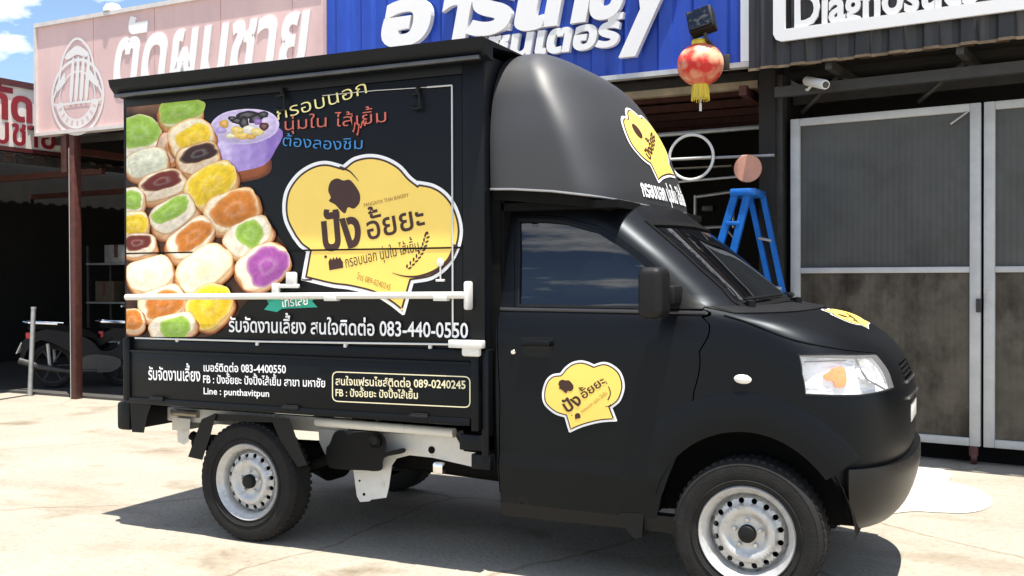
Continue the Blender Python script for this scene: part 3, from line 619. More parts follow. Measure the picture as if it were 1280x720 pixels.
# ---- chef-hat logo
def poly_layer(name, polys, fn, d, m, parent, da=None, db=None):
    mb = MB()
    for p in polys:
        vo, fo = fill(p, (), da, db); sheet(mb, vo, fo, fn, d, None)
    return mb.build(name, m, parent, auto=None)
def ring_arc(pts, w0, w1):                                   # tapering stroke
    P = spline(pts, 8, False); n = len(P); A = []; B = []
    for i, p in enumerate(P):
        q = np.array(P[min(i+1, n-1)])-np.array(P[max(i-1, 0)]); q /= np.linalg.norm(q)+1e-9; t = i/(n-1); w = (w0+(w1-w0)*t)*max(.08, math.sin(PI*min(1, t*1.0+.0))**.5 if 0 else 1)
        A.append((p[0]-q[1]*w/2, p[1]+q[0]*w/2)); B.append((p[0]+q[1]*w/2, p[1]-q[0]*w/2))
    return A+B[::-1]
def hat_icon(S): return [S(x, y) for x, y in spline([(232, 232), (240, 215), (228, 180), (240, 140), (270, 125), (300, 135), (330, 132), (360, 165), (378, 200), (376, 240), (350, 268), (322, 262), (308, 290), (288, 278), (262, 250)], 5)]
def bread_icon(S): return [S(x, y) for x, y in [(234, 560), (229, 520), (238, 502), (246, 512), (252, 497), (260, 510), (268, 495), (275, 507), (284, 497), (290, 510), (298, 520), (300, 548)]]
def logo(o_white, cusps, S, fn, par, da=None, db=None, wid=(16, 27), flip=False):
    """o_white: outline in logo units; S maps the panel-logo drawing into the same units"""
    poly_layer('logo_border', [o_white], fn, .0075, M_vwhite, par, da, db)
    poly_layer('logo_outline', [inset(o_white, wid[0])], fn, .0088, M_brown, par, da, db)
    poly_layer('logo_ground', [inset(o_white, wid[1])], fn, .0100, M_yellow, par, da, db)
def pl(pts): return [(350+x/3.7875, 190+y/3.7875) for x, y in pts]
lo = spline([(60, 410), (20, 330), (11, 250), (28, 172), (80, 100), (150, 55), (220, 42), (298, 61)], 6, False)+spline([(302, 58), (350, 24), (425, 9), (500, 22), (570, 60), (618, 112), (650, 138)], 6, False)+spline([(652, 136), (730, 152), (795, 196), (843, 270), (866, 370), (846, 470), (792, 555), (720, 605), (632, 622)], 6, False)+[(590, 770), (578, 772)]+spline([(576, 770), (515, 722), (440, 680), (330, 652), (240, 640), (100, 606)], 5, False)+[(124, 474)]+spline([(122, 472), (90, 448), (64, 414)], 4, False)[:-1]
logo(pl(lo), None, None, PX, hatch, wid=(16/3.79, 25/3.79))
poly_layer('logo_fold', [pl(ring_arc([(282, 72), (330, 92), (372, 138)], 13, 2)), pl(ring_arc([(832, 440), (800, 510), (740, 560), (660, 588), (590, 588), (530, 572)], 26, 2)), pl(ring_arc([(150, 604), (118, 606), (100, 600)], 10, 3))], PX, .0108, M_brown, hatch)
S0 = lambda x, y: (350+x/3.7875, 190+y/3.7875)
poly_layer('logo_hat_icon', [hat_icon(S0)], PX, .0108, M_brown, hatch)
poly_layer('logo_bread_icon', [bread_icon(S0)], PX, .0108, M_brown, hatch)
def wheat(S):
    o = []; A, B = np.array([608, 545.]), np.array([694, 400.])
    for i in range(9):
        t = i/8; p = A+(B-A)*t+np.array([14*math.sin(PI*t), 6*math.sin(PI*t)]); tang = math.atan2(B[1]-A[1], B[0]-A[0])
        for s in (-1, 1): o.append([S(*q) for q in circle((p[0]+s*8*math.cos(tang+PI/2), p[1]+s*8*math.sin(tang+PI/2)), 10, 10, 4.5, tang+s*.5)])
    o.append([S(*q) for q in circle((695, 384), 8, 12)]); o.append([S(*q) for q in circle((216, 496), 7, 12)]); return o
poly_layer('logo_wheat_icon', wheat(S0), PX, .0108, M_brown, hatch)
def panel_text(name, s, q0, q1, h, m, par, off=0., shear=0., d=.011, y=0., track=0.):
    fn = lambda a, b, dd: (a, y-dd, b); A, B = on_y(*q0, y-d), on_y(*q1, y-d); sc_ = float(np.linalg.norm(on_y(q0[0], q0[1]-h, y-d)-A)) if h else None
    return lettering(name, s, fn, (A[0], A[2]), (B[0], B[2]), sc_, m, par, off, shear, d if d < .004 else .0039, track) if False else _pt(name, s, A, B, sc_, m, par, off, shear, d, y, track)
def _pt(name, s, A, B, sc_, m, par, off, shear, d, y, track):
    V, F, wd, Z = layout(s, off, track); x0, x1 = V[:, 0].min(), V[:, 0].max(); p0 = np.array([A[0], A[2]]); p1 = np.array([B[0], B[2]]); e = p1-p0; L = np.linalg.norm(e); e /= L; nn = np.array([-e[1], e[0]]); sx_ = L/(x1-x0); sy = sc_ or sx_
    mb = MB(); mb.add([(lambda p: (p[0], y-d-z*.0003, p[1]))(p0+e*((a-x0)*sx_+shear*b*sy)+nn*b*sy) for (a, b), z in zip(V, Z)], F); return mb.build(name, m, par, auto=None)
u2 = lambda x, y: S0(x, y)
panel_text('logo_lettering', 'ปัง', u2(205, 465), u2(388, 440), 235/3.79, M_brown, hatch, .035)
panel_text('logo_lettering', 'อั้ยยะ', u2(418, 416), u2(688, 352), 150/3.79, M_brown, hatch, .012)
panel_text('logo_lettering', 'กรอบนอก นุ่มใน ไส้เยิ้ม', u2(312, 548), u2(660, 468), 72/3.79, M_brown, hatch)
panel_text('logo_lettering', 'PANGAIYA THAI BAKERY', u2(398, 262), u2(610, 212), 26/3.79, M_tan, hatch)
panel_text('logo_lettering', 'โทร 089-0240245', u2(362, 600), u2(520, 655), 40/3.79, M_tan, hatch)
# slogans and phone line
M_ty, M_tr, M_tb = mat('pale_yellow_vinyl', srgb(248, 238, 160), .45), mat('salmon_vinyl', srgb(214, 104, 84), .45), mat('blue_vinyl', srgb(58, 140, 206), .45)
def curve_text(s, pts, h, m, par, off):
    P = np.array([on_y(*q, -.012)[[0, 2]] for q in spline(pts, 12, False)]); D = np.r_[0, np.cumsum(np.linalg.norm(np.diff(P, axis=0), axis=1))]
    V, F, wd, Z = layout(s, off); x0, x1 = V[:, 0].min(), V[:, 0].max(); k = D[-1]/(x1-x0); sc_ = float(np.linalg.norm(on_y(pts[0][0], pts[0][1]-h)-on_y(*pts[0]))); o = []
    for (a, b), z in zip(V, Z):
        t = (a-x0)*k; x = np.array([np.interp(t, D, P[:, 0]), np.interp(t, D, P[:, 1])]); x2 = np.array([np.interp(t+.02, D, P[:, 0]), np.interp(t+.02, D, P[:, 1])]); x3 = np.array([np.interp(t-.02, D, P[:, 0]), np.interp(t-.02, D, P[:, 1])])
        e = x2-x3; e /= np.linalg.norm(e)+1e-9; q = x+np.array([-e[1], e[0]])*b*sc_; o.append((q[0], -.012-z*.0003, q[1]))
    mb = MB(); mb.add(o, F); return mb.build('lettering', m, par, auto=None)
curve_text('กรอบนอก', [(347, 150), (380, 141), (415, 131), (459, 116)], 23, M_ty, hatch, -.006)
curve_text('นุ่มใน ไส้เยิ้ม', [(356, 163), (400, 159), (440, 157), (483, 152)], 21, M_tr, hatch, -.006)
curve_text('ต้องลองชิม', [(353, 182), (390, 185), (420, 187), (453, 186)], 19, M_tb, hatch, -.006)
mb = MB()
for x, y, l in ((444, 153, 12), (449, 155, 14), (453, 152, 8), (458, 151, 6)): mb.tube([P3(x, y, .0125), P3(x-1, y+l*.6, .0125), P3(x-2.5, y+l, .0125)], [.004, .003, .005], 6)
mb.build('dripping_syrup_print', M_tr, hatch)
panel_text('lettering', 'รับจัดงานเลี้ยง สนใจติดต่อ 083-440-0550', (286, 414.5), (585, 422.5), 24, M_vwhite, hatch, .014, d=.0175)
poly_layer('ribbon_print', [[(332, 372), (345, 369), (392, 367), (398, 371), (390, 376), (397, 384), (352, 386), (346, 390), (330, 387), (336, 380)]], PX, .006, mat('teal_vinyl', srgb(28, 150, 128), .45), hatch)
panel_text('ribbon_lettering', 'โทรเลย', (352, 384), (385, 380.5), 16, M_vwhite, hatch, .01, d=.008)
# white counter bar and its fittings
bar = MB(); q = [P3(x, y, .05) for x, y in ((158, 371.5), (300, 370.5), (440, 369.5), (582, 369))]; bar.tube(q, .0165, 12); bar = bar.build('counter_bar', M_white, truck)
mb = MB(); c = P3(584, 369.5, .045); mb.rbox((c[0]-.013, c[1]-.018, c[2]-.066), (c[0]+.013, c[1]+.04, c[2]+.066), .011); mb.build('end_bracket', M_white, bar)
for (x, w) in ((415, 5), (552, 6)):
    mb = MB(); mb.rbox(P3(x-w, 376, .03), P3(x+w, 368, .068), .004); mb.build('bar_clip', M_white, bar)
mb = MB(); mb.rbox(P3(343, 368, .03), P3(347, 354, .055), .005); mb.rbox(P3(343, 360, .03), P3(372, 355, .05), .005); mb.rbox(P3(361, 357, .02), P3(368, 340, .05), .010); mb.build('bar_latch', M_white, bar)
mb = MB(); mb.tube([P3(551, 322, .014), P3(550.5, 335, .02), P3(550.5, 350, .014)], .004, 8); mb.rbox(P3(547, 352, .0), P3(554, 349, .02), .002); mb.lathe([(.018, 0), (.02, .006), (.016, .012), (.0001, .013)], P3(551, 328, .012), 'y', 16, 0, -1); mb.build('stay_latch', M_white, hatch)
mb = MB(); mb.rbox(P3(565, 434, .02), P3(602, 426, .06), .005); mb.rbox(P3(580, 445, .02), P3(599, 433, .05), .012); mb.build('corner_bracket', M_white, hatch)
# drop side with its lettering
mb = MB(); zt_, zb_ = 1.055, .735
mb.rbox((-.765, -.022, zb_), (1.375, .03, 1.0), .006); mb.rbox((-.765, -.010, .985), (1.375, .03, zt_), .006); mb.rbox((-.795, -.03, .715), (-.745, .05, 1.06), .006); mb.rbox((1.375, -.028, .68), (1.415, .05, 1.05), .006)
ds = mb.build('drop_side', M_black, truck)
mb = MB(); mb.rbox((-.77, -.03, .702), (1.37, .06, .737), .008); mb.rbox((-.77, -.027, .985), (1.373, -.008, .999), .004); mb.build('side_rail', M_black, ds)
for x in (-.55, .35, 1.1):
    mb = MB(); mb.rbox((x-.045, -.034, .728), (x+.045, -.02, .748), .004); mb.tube([(x-.05, -.033, .733), (x+.05, -.033, .733)], .007, 8); mb.build('hinge', M_trim, ds)
YD = -.022
def side_text(s, q0, q1, h, m, off): panel_text('lettering', s, q0, q1, h, m, ds, off, 0., .003, YD)
side_text('รับจัดงานเลี้ยง', (185.5, 474.5), (250.5, 476.5), 21, M_vwhite, .016)
side_text('เบอร์ติดต่อ 083-4400550', (254.5, 464), (357.5, 466.5), 13.5, M_vwhite, .016)
side_text('FB : ปังอั้ยยะ ปังปิ้งไส้เยิ้ม สาขา มหาชัย', (254, 478.5), (406.5, 484), 13.5, M_vwhite, .016)
side_text('Line : punthavitpun', (254.5, 492.5), (336.5, 496), 11.5, M_vwhite, .016)
side_text('สนใจแฟรนไชส์ติดต่อ 089-0240245', (419.5, 481), (582, 486), 13.5, M_cream, .016)
side_text('FB : ปังอั้ยยะ ปังปิ้งไส้เยิ้ม', (419.5, 495), (522.5, 498.5), 12.5, M_cream, .016)
c4 = [(415, 464), (588, 470.5), (588, 510), (415, 502)]; rr = []
for i in range(4):
    p, a, b = np.array(c4[i]), np.array(c4[i-1]), np.array(c4[(i+1) % 4]); da_ = (a-p)/np.linalg.norm(a-p)*8; db_ = (b-p)/np.linalg.norm(b-p)*8
    rr += [tuple((p+da_)*(1-t)**2+2*p*t*(1-t)+(p+db_)*t*t) for t in np.linspace(0, 1, 8)]
mb = MB(); vo, fo = fill(rr, [inset(rr, 1.3)]); sheet(mb, vo, fo, lambda a, b, d: tuple(on_y(a, b, -d)), .0255, None); mb.build('lettering_border', M_cream, ds)
# box / cab join piece
mb = MB(); mb.rbox((1.30, -.004, .585), (1.455, .06, .66), .006); mb.rbox((1.418, -.006, .56), (1.455, .06, 1.055), .006); mb.rbox((1.36, .0, .50), (1.46, .05, .57), .006); mb.build('cab_join_panel', M_black, truck)
mb = MB(); mb.box((-.78, .06, .70), (1.46, 1.56, 1.04)); mb.box((1.42, .08, .55), (1.475, 1.54, 1.8)); mb.build('bed_floor', M_dark, truck)

# ---- door logo, read off the door itself
def dl(x, y): return (620+x/5.142, 420+y/5.142)
o2 = spline([(412, 238), (360, 248), (318, 292), (298, 370), (312, 440), (375, 498), (442, 522)], 6, False)+[(470, 616), (480, 620)]+spline([(482, 618), (560, 584), (670, 556), (778, 548)], 5, False)+[(780, 540), (750, 462)]+spline([(756, 458), (800, 418), (826, 350), (826, 290), (800, 225), (745, 180), (690, 166), (632, 182)], 6, False)+spline([(628, 180), (590, 164), (545, 156), (490, 168), (445, 200), (418, 234)], 6, False)[:-1]
D0 = lambda p: [dl(*q) for q in p]
dfn_ = {}
def door_fn(a, b, d):
    k = (round(a, 3), round(b, 3))
    if k not in dfn_: dfn_[k] = CAB.uv(a, b)
    return CAB(*dfn_[k], d-.004)
logo(D0(o2[::-1]), None, None, door_fn, door_n, 9, 9, wid=(14/5.142, 22/5.142))
# the printed drawing turned and shrunk onto the door logo: panel units -> door picture
Ad = (440-205)/1.; 
def S1(x, y):                                                # similarity fitted by two points: text start and the end of the second word
    p0, p1, q0, q1 = np.array([205., 465.]), np.array([688., 352.]), np.array([455., 490.]), np.array([690., 295.])
    a = p1-p0; b = q1-q0; k = np.linalg.norm(b)/np.linalg.norm(a); t = math.atan2(b[1], b[0])-math.atan2(a[1], a[0]); v = np.array([x, y])-p0
    return dl(*(q0+k*np.array([v[0]*math.cos(t)-v[1]*math.sin(t), v[0]*math.sin(t)+v[1]*math.cos(t)])))
poly_layer('logo_hat_icon', [[dl(405+(x-228)*.64, 280+(y-125)*.52) for x, y in spline([(232, 232), (240, 215), (228, 180), (240, 140), (270, 125), (300, 135), (330, 132), (360, 165), (378, 200), (376, 240), (350, 268), (322, 262), (308, 290), (288, 278), (262, 250)], 4)]], door_fn, .0112, M_brown, door_n)
poly_layer('logo_bread_icon', [[dl(510+(x-229)*.52, 494+(y-495)*.6) for x, y in [(234, 560), (229, 520), (238, 502), (252, 497), (268, 495), (284, 497), (298, 520), (300, 548)]]], door_fn, .0112, M_brown, door_n)
poly_layer('logo_wheat_icon', [D0(ring_arc([(722, 410), (738, 375), (735, 345), (724, 322)], 8, 5)), D0(ring_arc([(706, 454), (725, 450), (742, 438)], 5, 4)), D0(circle((714, 302), 5, 10)), D0(circle((490, 508), 4, 10))], door_fn, .0112, M_brown, door_n)
def door_text(s, p0, p1, h, m, off):
    p0, p1 = dl(*p0), dl(*p1); V, F, wd, Z = layout(s, off); x0, x1 = V[:, 0].min(), V[:, 0].max(); e = np.array(p1)-np.array(p0); L = np.linalg.norm(e); e /= L; nn = np.array([e[1], -e[0]])
    mb = MB(); mb.add([door_fn(*(np.array(p0)+e*(a-x0)*L/(x1-x0)+nn*b*h/5.142), .0112+z*.0003) for (a, b), z in zip(V, Z)], F); return mb.build('logo_lettering', m, door_n, auto=None)
door_text('ปัง', (462, 492), (560, 428), 108, M_brown, .03)
door_text('อั้ยยะ', (568, 405), (712, 298), 76, M_brown, .015)
door_text('กรอบนอก นุ่มใน ไส้เยิ้ม', (556, 496), (722, 372), 30, M_tan, 0)
# ---- the same hat on the fairing front and on the bonnet
def hat_on(S, cu, cz, su, sz, par, lift=0.):
    f = lambda a, b, d: S(cu+(a-560)/520*su, cz-(b-390)/460*sz, d-.004+lift)
    logo(o2[::-1], None, None, f, par, 26, 26, wid=(14, 22))
    poly_layer('logo_hat_icon', [circle((452, 318), 44, 20)], f, .0112, M_brown, par, 24, 24)
    V, F, wd, Z = layout('ปังอั้ยยะ', .03); x0, x1 = V[:, 0].min(), V[:, 0].max(); p0, p1 = np.array([455., 490.]), np.array([700., 300.]); e = p1-p0; L = np.linalg.norm(e); e /= L; nn = np.array([e[1], -e[0]])
    mb = MB(); mb.add([f(*(p0+e*(a-x0)*L/(x1-x0)+nn*b*75), .0114+z*.0003) for (a, b), z in zip(V, Z)], F); mb.build('logo_lettering', M_brown, par, auto=None)
hat_on(FAIR, 2.06, 2.06, .60, .40, fair)
f_ = lambda a, b, d: FAIR(a, b, d)
V, F, wd, Z = layout('กรอบนอก นุ่มใน ไส้เยิ้ม', .03); x0, x1 = V[:, 0].min(), V[:, 0].max(); mb = MB(); mb.add([FAIR(1.72+.66*(a-x0)/(x1-x0), 1.775+b*.11, .004+z*.0003) for (a, b), z in zip(V, Z)], F); mb.build('lettering', M_vwhite, fair, auto=None)
hat_on(CAB, 2.0, 1.188, .42, .085, bodyo)

# ---- wheels
def wheel(cx, y, r, sgn):
    """sgn -1: outer face towards the near side"""
    w = thing('wheel', '', '', (cx, y, r)); del w['label']; del w['category']; w.parent = truck; w.location = (cx-1.3, y-.81, r)
    C = (cx, y, r); tw = .085
    prof = [(.205, .075), (.215, .083), (.235, .088), (.27, .093), (.295, .088), (r-.008, .072), (r-.002, .058), (r, .04), (r, .0), (r, -.04), (r-.004, -.06), (r-.02, -.08), (.27, -.092), (.215, -.083), (.205, -.075)]
    mb = MB(); mb.lathe(prof, C, 'y', 64, 0, sgn)
    for k in range(56):                                       # shoulder blocks and tread grooves
        t = 2*PI*k/56; c, s = math.cos(t), math.sin(t)
        for yy in (.045, -.045):
            B = [(q[0], q[1], q[2]) for q in [(-.010, -.022, -.012), (.010, -.022, -.012), (.010, .022, -.012), (-.010, .022, -.012), (-.009, -.021, .0015), (.009, -.021, .0015), (.009, .021, .0015), (-.009, .021, .0015)]]
            mb.add([(C[0]+(r+z)*c-x*s, C[1]+sgn*(yy+h), C[2]+(r+z)*s+x*c) for x, h, z in B], [(4, 5, 6, 7), (0, 1, 5, 4), (1, 2, 6, 5), (2, 3, 7, 6), (3, 0, 4, 7)])
    for rr_ in (.228, .262, .292): 
        mb.lathe([(rr_-.0025, .0875 if rr_ < .28 else .085), (rr_, .0925 if rr_ < .28 else .0905), (rr_+.0025, .0875 if rr_ < .28 else .085)], C, 'y', 64, 0, sgn)
    mb.build('tyre', M_tyre, w, 40)
    # rim: dished disc with sixteen round vents
    def dep(q):
        return float(np.interp(q, [0, .03, .033, .055, .072, .082, .10, .118, .125, .150, .157, .165], [.052, .052, .045, .045, .045, .055, .066, .062, .046, .038, .008, .004]))
    mb = MB(); holes = [circle((.1375*math.cos(2*PI*(k+.5)/16), .1375*math.sin(2*PI*(k+.5)/16)), .0122, 14) for k in range(16)]
    vo, fo = fill(circle((0, 0), .166, 72), holes, .011, .011)
    sheet(mb, vo, fo, lambda a, b, d: (C[0]+a, C[1]+sgn*(dep(math.hypot(a, b))+d), C[2]+b), 0, -.006)
    mb.lathe([(.166, -.06), (.166, .02), (.170, .05), (.178, .062), (.186, .068), (.192, .078), (.199, .084), (.204, .078), (.2045, .066), (.19, .05), (.18, -.06)], C, 'y', 72, 0, sgn)
    mb.build('rim', M_rim, w, 40)
    mb = MB(); mb.lathe([(.038, .040), (.037, .066), (.032, .074), (.02, .077), (.0001, .078)], C, 'y', 32, 0, sgn); mb.build('hub_cap', M_trim, w)
    for k in range(5):
        t = 2*PI*k/5+PI/2; mb = MB(); mb.lathe([(.0105, .04), (.0105, .058), (.008, .062), (.0001, .062)], (C[0]+.057*math.cos(t), C[1], C[2]+.057*math.sin(t)), 'y', 6, 0, sgn); mb.build('lug_nut', M_rim, w)
    mb = MB(); mb.lathe([(.0001, -.03), (.15, -.03), (.15, -.02), (.0001, -.02)], C, 'y', 32, 0, sgn); mb.build('brake_drum', M_dark, w)
wheel(0, .125, .315, -1); wheel(2.625, .125, .315, -1); wheel(0, 1.495, .315, 1); wheel(2.625, 1.495, .315, 1)
# rear axle, chassis
mb = MB(); mb.tube([(0, .2, .315), (0, 1.42, .315)], .05, 12); mb.lathe([(.0001, -.12), (.10, -.09), (.13, 0), (.10, .09), (.0001, .12)], (0, .8, .315), 'x', 20); mb.build('axle', M_dark, truck); mb = MB(); mb.tube([(2.625, .2, .30), (2.625, 1.42, .30)], .03, 10); mb.build('axle', M_dark, truck)
PY = lambda y: (lambda a, b, d: tuple(on_y(a, b, y+d)))
rail = [(398, 536), (570, 546), (580, 564), (606, 567), (606, 587), (540, 572), (512, 569), (496, 573), (490, 582), (486, 610), (483, 622), (464, 624.5), (462, 626.5), (450, 627.5), (446, 620), (442, 590), (440, 583), (408, 572), (399, 552)]
mb = MB(); mb.prism(rail, PY(.30), 0, .04); ch = mb.build('chassis_rail', M_white, truck)
mb = MB(); mb.rbox((-.85, .31, .56), (.46, .35, .64), .006); mb.rbox((1.40, .31, .45), (2.2, .35, .55), .006); mb.rbox((-.85, 1.25, .50), (2.2, 1.29, .62), .006); mb.box((1.0, .345, .5), (1.08, 1.25, .6)); mb.box((-.8, .345, .5), (-.72, 1.25, .6)); mb.build('far_rail', M_white, ch)
mb = MB(); a, b = on_y(396, 527, .20), on_y(568, 541, .20); mb.tube([a, b], .024, 12); mb.build('rail_tube', M_white, ch)
mb = MB()
for (x, y, r_) in ((539.5, 562.5, 4.5), (455, 618, 1.8), (449.5, 601, 1.2)):
    p = on_y(x, y, .298); mb.lathe([(.0001, .002), (r_*.0042, .002), (r_*.0042, -.004)], p, 'y', 16, 0, -1)
mb.build('rail_hole', M_dark, ch)
mb = MB(); tk = spline([(408, 560), (412, 555), (418, 541), (428, 538), (436, 545), (442, 541), (470, 540), (480, 545), (483, 556), (482, 565), (504, 560), (505, 566), (481, 572), (478, 586), (470, 589), (455, 588), (430, 587), (412, 584), (408, 574)], 4)
mb.prism(tk, PY(.20), 0, .09); tkk = mb.build('air_canister', mat('black_canister', (.005, .005, .005), .6, spec=.2), truck)
c = on_y(469, 551, .195); mb = MB(); mb.lathe([(.036, .0), (.036, -.012), (.03, -.02), (.02, -.012), (.0001, -.012)], c, 'y', 24, 0, 1); mb.build('canister_cap', M_trim, tkk)
c = on_y(549, 585, .28); mb = MB(); mb.rbox((c[0]-.03, .26, c[2]-.03), (c[0]+.03, .3, c[2]+.03), .012); mb.build('cable_clip', M_chrome, ch)
mb = MB(); mb.box((.5, .45, .38), (1.3, 1.2, .60)); mb.box((1.5, .35, .32), (2.2, 1.25, .42)); mb.tube([(-.8, .55, .40), (.2, .55, .42), (1.4, .6, .36)], .05, 12); mb.build('underbody', M_dark, truck)
# rear mudguard plates, bumper end, tail
mb = MB(); mb.prism([(252, 524), (270.5, 516), (264, 541), (253, 575), (235, 571)], PY(.05), 0, .17); mb.prism([(338, 522), (362, 523), (375, 560), (384, 581), (372, 584), (350, 550)], PY(.05), 0, .17)
mb.prism([(268, 517), (340, 521), (340, 528), (268, 526)], PY(.06), 0, .17); mb.build('mudguard', M_trim, truck)
mb = MB(); mb.prism([(162, 500), (190, 503), (184, 520), (180, 541), (165, 540)], PY(.0), 0, .05); mb.rbox((-.90, .02, .54), (-.80, 1.6, .70), .02); mb.build('rear_bumper', M_trim, truck)
mb = MB(); a, b = on_y(216, 515, .3), on_y(248, 518, .3); mb.tube([a, b], .022, 10); mb.build('exhaust_pipe', mat('rusty_steel', (.35, .3, .25), .45, metal=.6, vary=.3), truck)
mb = MB(); mb.prism([(221, 522), (238, 524), (236, 552), (230, 556), (222, 552)], PY(.28), 0, .04); mb.build('spring_shackle', M_white, truck)
for y_ in (.24, 1.38):
    mb = MB(); mb.tube([(-.55, y_, .50), (-.25, y_, .38), (0, y_, .36), (.3, y_, .40), (.55, y_, .50)], .028, 8); mb.build('leaf_spring', M_dark, truck)
mb = MB(); mb.rbox((-.812, .05, .80), (-.795, .16, .95), .006); mb.rbox((-.812, 1.46, .80), (-.795, 1.57, .95), .006); mb.build('tail_lamp', mat('red_lens', (.5, .02, .02), .2), truck)

# ================================================================== SHOP ROW (left and middle), plane of the fascia = LF
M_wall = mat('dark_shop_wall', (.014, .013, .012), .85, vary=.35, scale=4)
M_roof = mat('old_roof_sheet', (.035, .033, .03), .6, metal=.3, vary=.35, scale=6, stain=((.10, .05, .03), 3, .5, .7, (1, 4, 1)))
M_rust = mat('red_oxide_steel', (.085, .026, .02), .55, vary=.35, scale=14)
M_steel = mat('dark_steel', (.04, .038, .036), .5, vary=.3, scale=12)
M_galv = mat('galvanised_steel', (.42, .43, .44), .4, metal=.6, vary=.2, scale=10)
row = thing('shop_row', 'low open fronted shop row with dark interior under the pink and blue signs', 'shop building', LF(3.8, -3, 0))
def corr(mb, a0, a1, z0, z1, fn, pitch=.19, amp=.025, m=0, trap=True, vert=True, t=.0):
    """trapezoid-ribbed sheet along a; fn(a,d,h)"""
    xs = []; n = int((a1-a0)/pitch)+1
    for i in range(n):
        b = a0+i*pitch
        for q, e in ((0, 0), (.36, 0), (.46, 1), (.84, 1), (.94, 0)): xs.append((b+q*pitch, e*amp))
    xs = [(min(x, a1), e) for x, e in xs if x < a1+pitch*.5]
    k = len(xs); V = [fn(x, e, z0) for x, e in xs]+[fn(x, e, z1) for x, e in xs]+[fn(x, e-.008, z0) for x, e in xs]+[fn(x, e-.008, z1) for x, e in xs]
    F = []
    for i in range(k-1): F += [(i, i+1, k+i+1, k+i), (2*k+i, 3*k+i, 3*k+i+1, 2*k+i+1), (i, 2*k+i, 2*k+i+1, i+1), (k+i, k+i+1, 3*k+i+1, 3*k+i)]
    mb.add(V, F, m)
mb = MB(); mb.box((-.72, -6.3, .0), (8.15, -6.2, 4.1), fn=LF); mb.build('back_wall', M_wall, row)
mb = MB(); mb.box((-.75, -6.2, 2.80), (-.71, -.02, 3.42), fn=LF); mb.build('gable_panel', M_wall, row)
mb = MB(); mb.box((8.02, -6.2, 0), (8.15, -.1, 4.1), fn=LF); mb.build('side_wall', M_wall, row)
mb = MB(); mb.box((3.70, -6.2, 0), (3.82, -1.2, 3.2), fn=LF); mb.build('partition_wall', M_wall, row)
mb = MB(); corr(mb, -.70, 8.15, 0, 1, lambda a, e, t: LF(a, .02-6.25*t, 3.17+.55*t+e), .25, .03); mb.build('roof', M_roof, row)
for i in range(6):
    mb = MB(); d = -.35-i*1.1; mb.box((-.70, d-.03, 3.02+.085*i), (8.0, d+.03, 3.10+.085*i), fn=LF); mb.build('purlin', M_rust if i else M_steel, row)
for a in (-.1, 1.9, 3.76, 5.6, 7.9):
    mb = MB(); mb.box((a-.03, -6.1, 2.86), (a+.03, -.05, 2.94), fn=LF); mb.box((a-.02, -3.1, 2.9), (a+.02, -3.05, 3.5), fn=LF); mb.build('rafter', M_rust, row)
mb = MB(); mb.box((3.82, -.22, 2.93), (8.0, -.14, 2.99), fn=LF); mb.build('tie_beam', mat('tan_timber', (.30, .24, .15), .6, vary=.3, scale=6), row)
mb = MB(); mb.tube([LF(3.9, -.5, 2.62), LF(8.0, -.5, 2.66)], .02, 8); mb.build('ceiling_pipe', M_galv, row)
mb = MB(); mb.tube([LF(5.9, -.9, 2.22), LF(7.98, -.9, 2.30)], .012, 8); mb.build('cable_rail', M_galv, row)
# front posts
def post(name, label, a, d, h, w, m, group=None):
    t = MB(); t.rbox((a-w/2, d-w/2, 0), (a+w/2, d+w/2, h), .006, 0, LF); o = t.build(name, m); tag(o, label, 'post', group); return o
pz = thing('roof_post', 'red oxide steel post with a bright edge carrying the pink sign', 'post', LF(.12, .05, 0))
mb = MB(); mb.rbox((.13, .0, 0), (.21, .1, 3.05), .006, 0, LF); mb.build('column', M_rust, pz)
mb = MB(); mb.tube([LF(.105, .05, .0), LF(.105, .05, 2.9)], .028, 12); mb.build('drain_pipe', M_white, pz)  # white colour stands in for the sunlit line along the post
mb = MB(); mb.rbox((-.02, .0, 2.62), (.07, .09, 3.05), .006, 0, LF); mb.build('bracket', M_rust, pz)
post('shop_post', 'dark steel post between the pink and blue shops, mostly behind the truck', 3.76, .0, 3.05, .1, M_steel)
a, z = LF.px(42, 385, .1); a2, z2 = LF.px(38.5, 466, .1)
mb = MB(); mb.tube([LF(a2-.02, .1, 0), LF(a2, .1, z2), LF(a, .1, z)], .028, 12); mb.lathe([(.032, -.01), (.032, .012), (.0001, .014)], LF(a, .1, z), 'z', 14); tag(mb.build('bollard_pipe', M_galv), 'short leaning pale pipe standing behind the motorcycle tail', 'pipe')

# ---- pink sign
sgp = thing('pink_sign', 'faded pink barber sign with white Thai script and a round crest', 'shop sign', LF(1.7, .1, 3.1))
M_pink = mat('faded_pink_panel', srgb(204, 174, 172), .6, vary=.06, scale=2.5, spec=.3, stain=(srgb(222, 190, 186), 1.1, .42, .66, (1, 1, .35)))
SF = lambda a, b, d: LF(a, .1+d, b)
mb = MB(); mb.box((-.39, .02, 3.1), (3.78, .1, 4.33), fn=LF); mb.build('sign_panel', M_pink, sgp)
mb = MB()
for a in (.55, 1.5, 2.45, 3.4): mb.box((a-.004, .1005, 3.1), (a+.004, .1025, 4.33), fn=LF)
mb.build('panel_seam', mat('seam_pink', srgb(190, 142, 142), .6), sgp)
mb = MB(); mb.box((-.42, .0, 4.33), (3.80, .13, 4.375), fn=LF); mb.box((-.42, .0, 3.06), (3.80, .13, 3.10), fn=LF); mb.box((-.425, .0, 3.10), (-.39, .128, 4.33), fn=LF); mb.build('sign_frame', mat('pale_frame', (.62, .58, .56), .5, vary=.1), sgp)
M_wl = mat('white_sign_letters', (.8, .79, .78), .5)
p0, p1 = LF.px(140, 105, .1), LF.px(388, 71, .1)
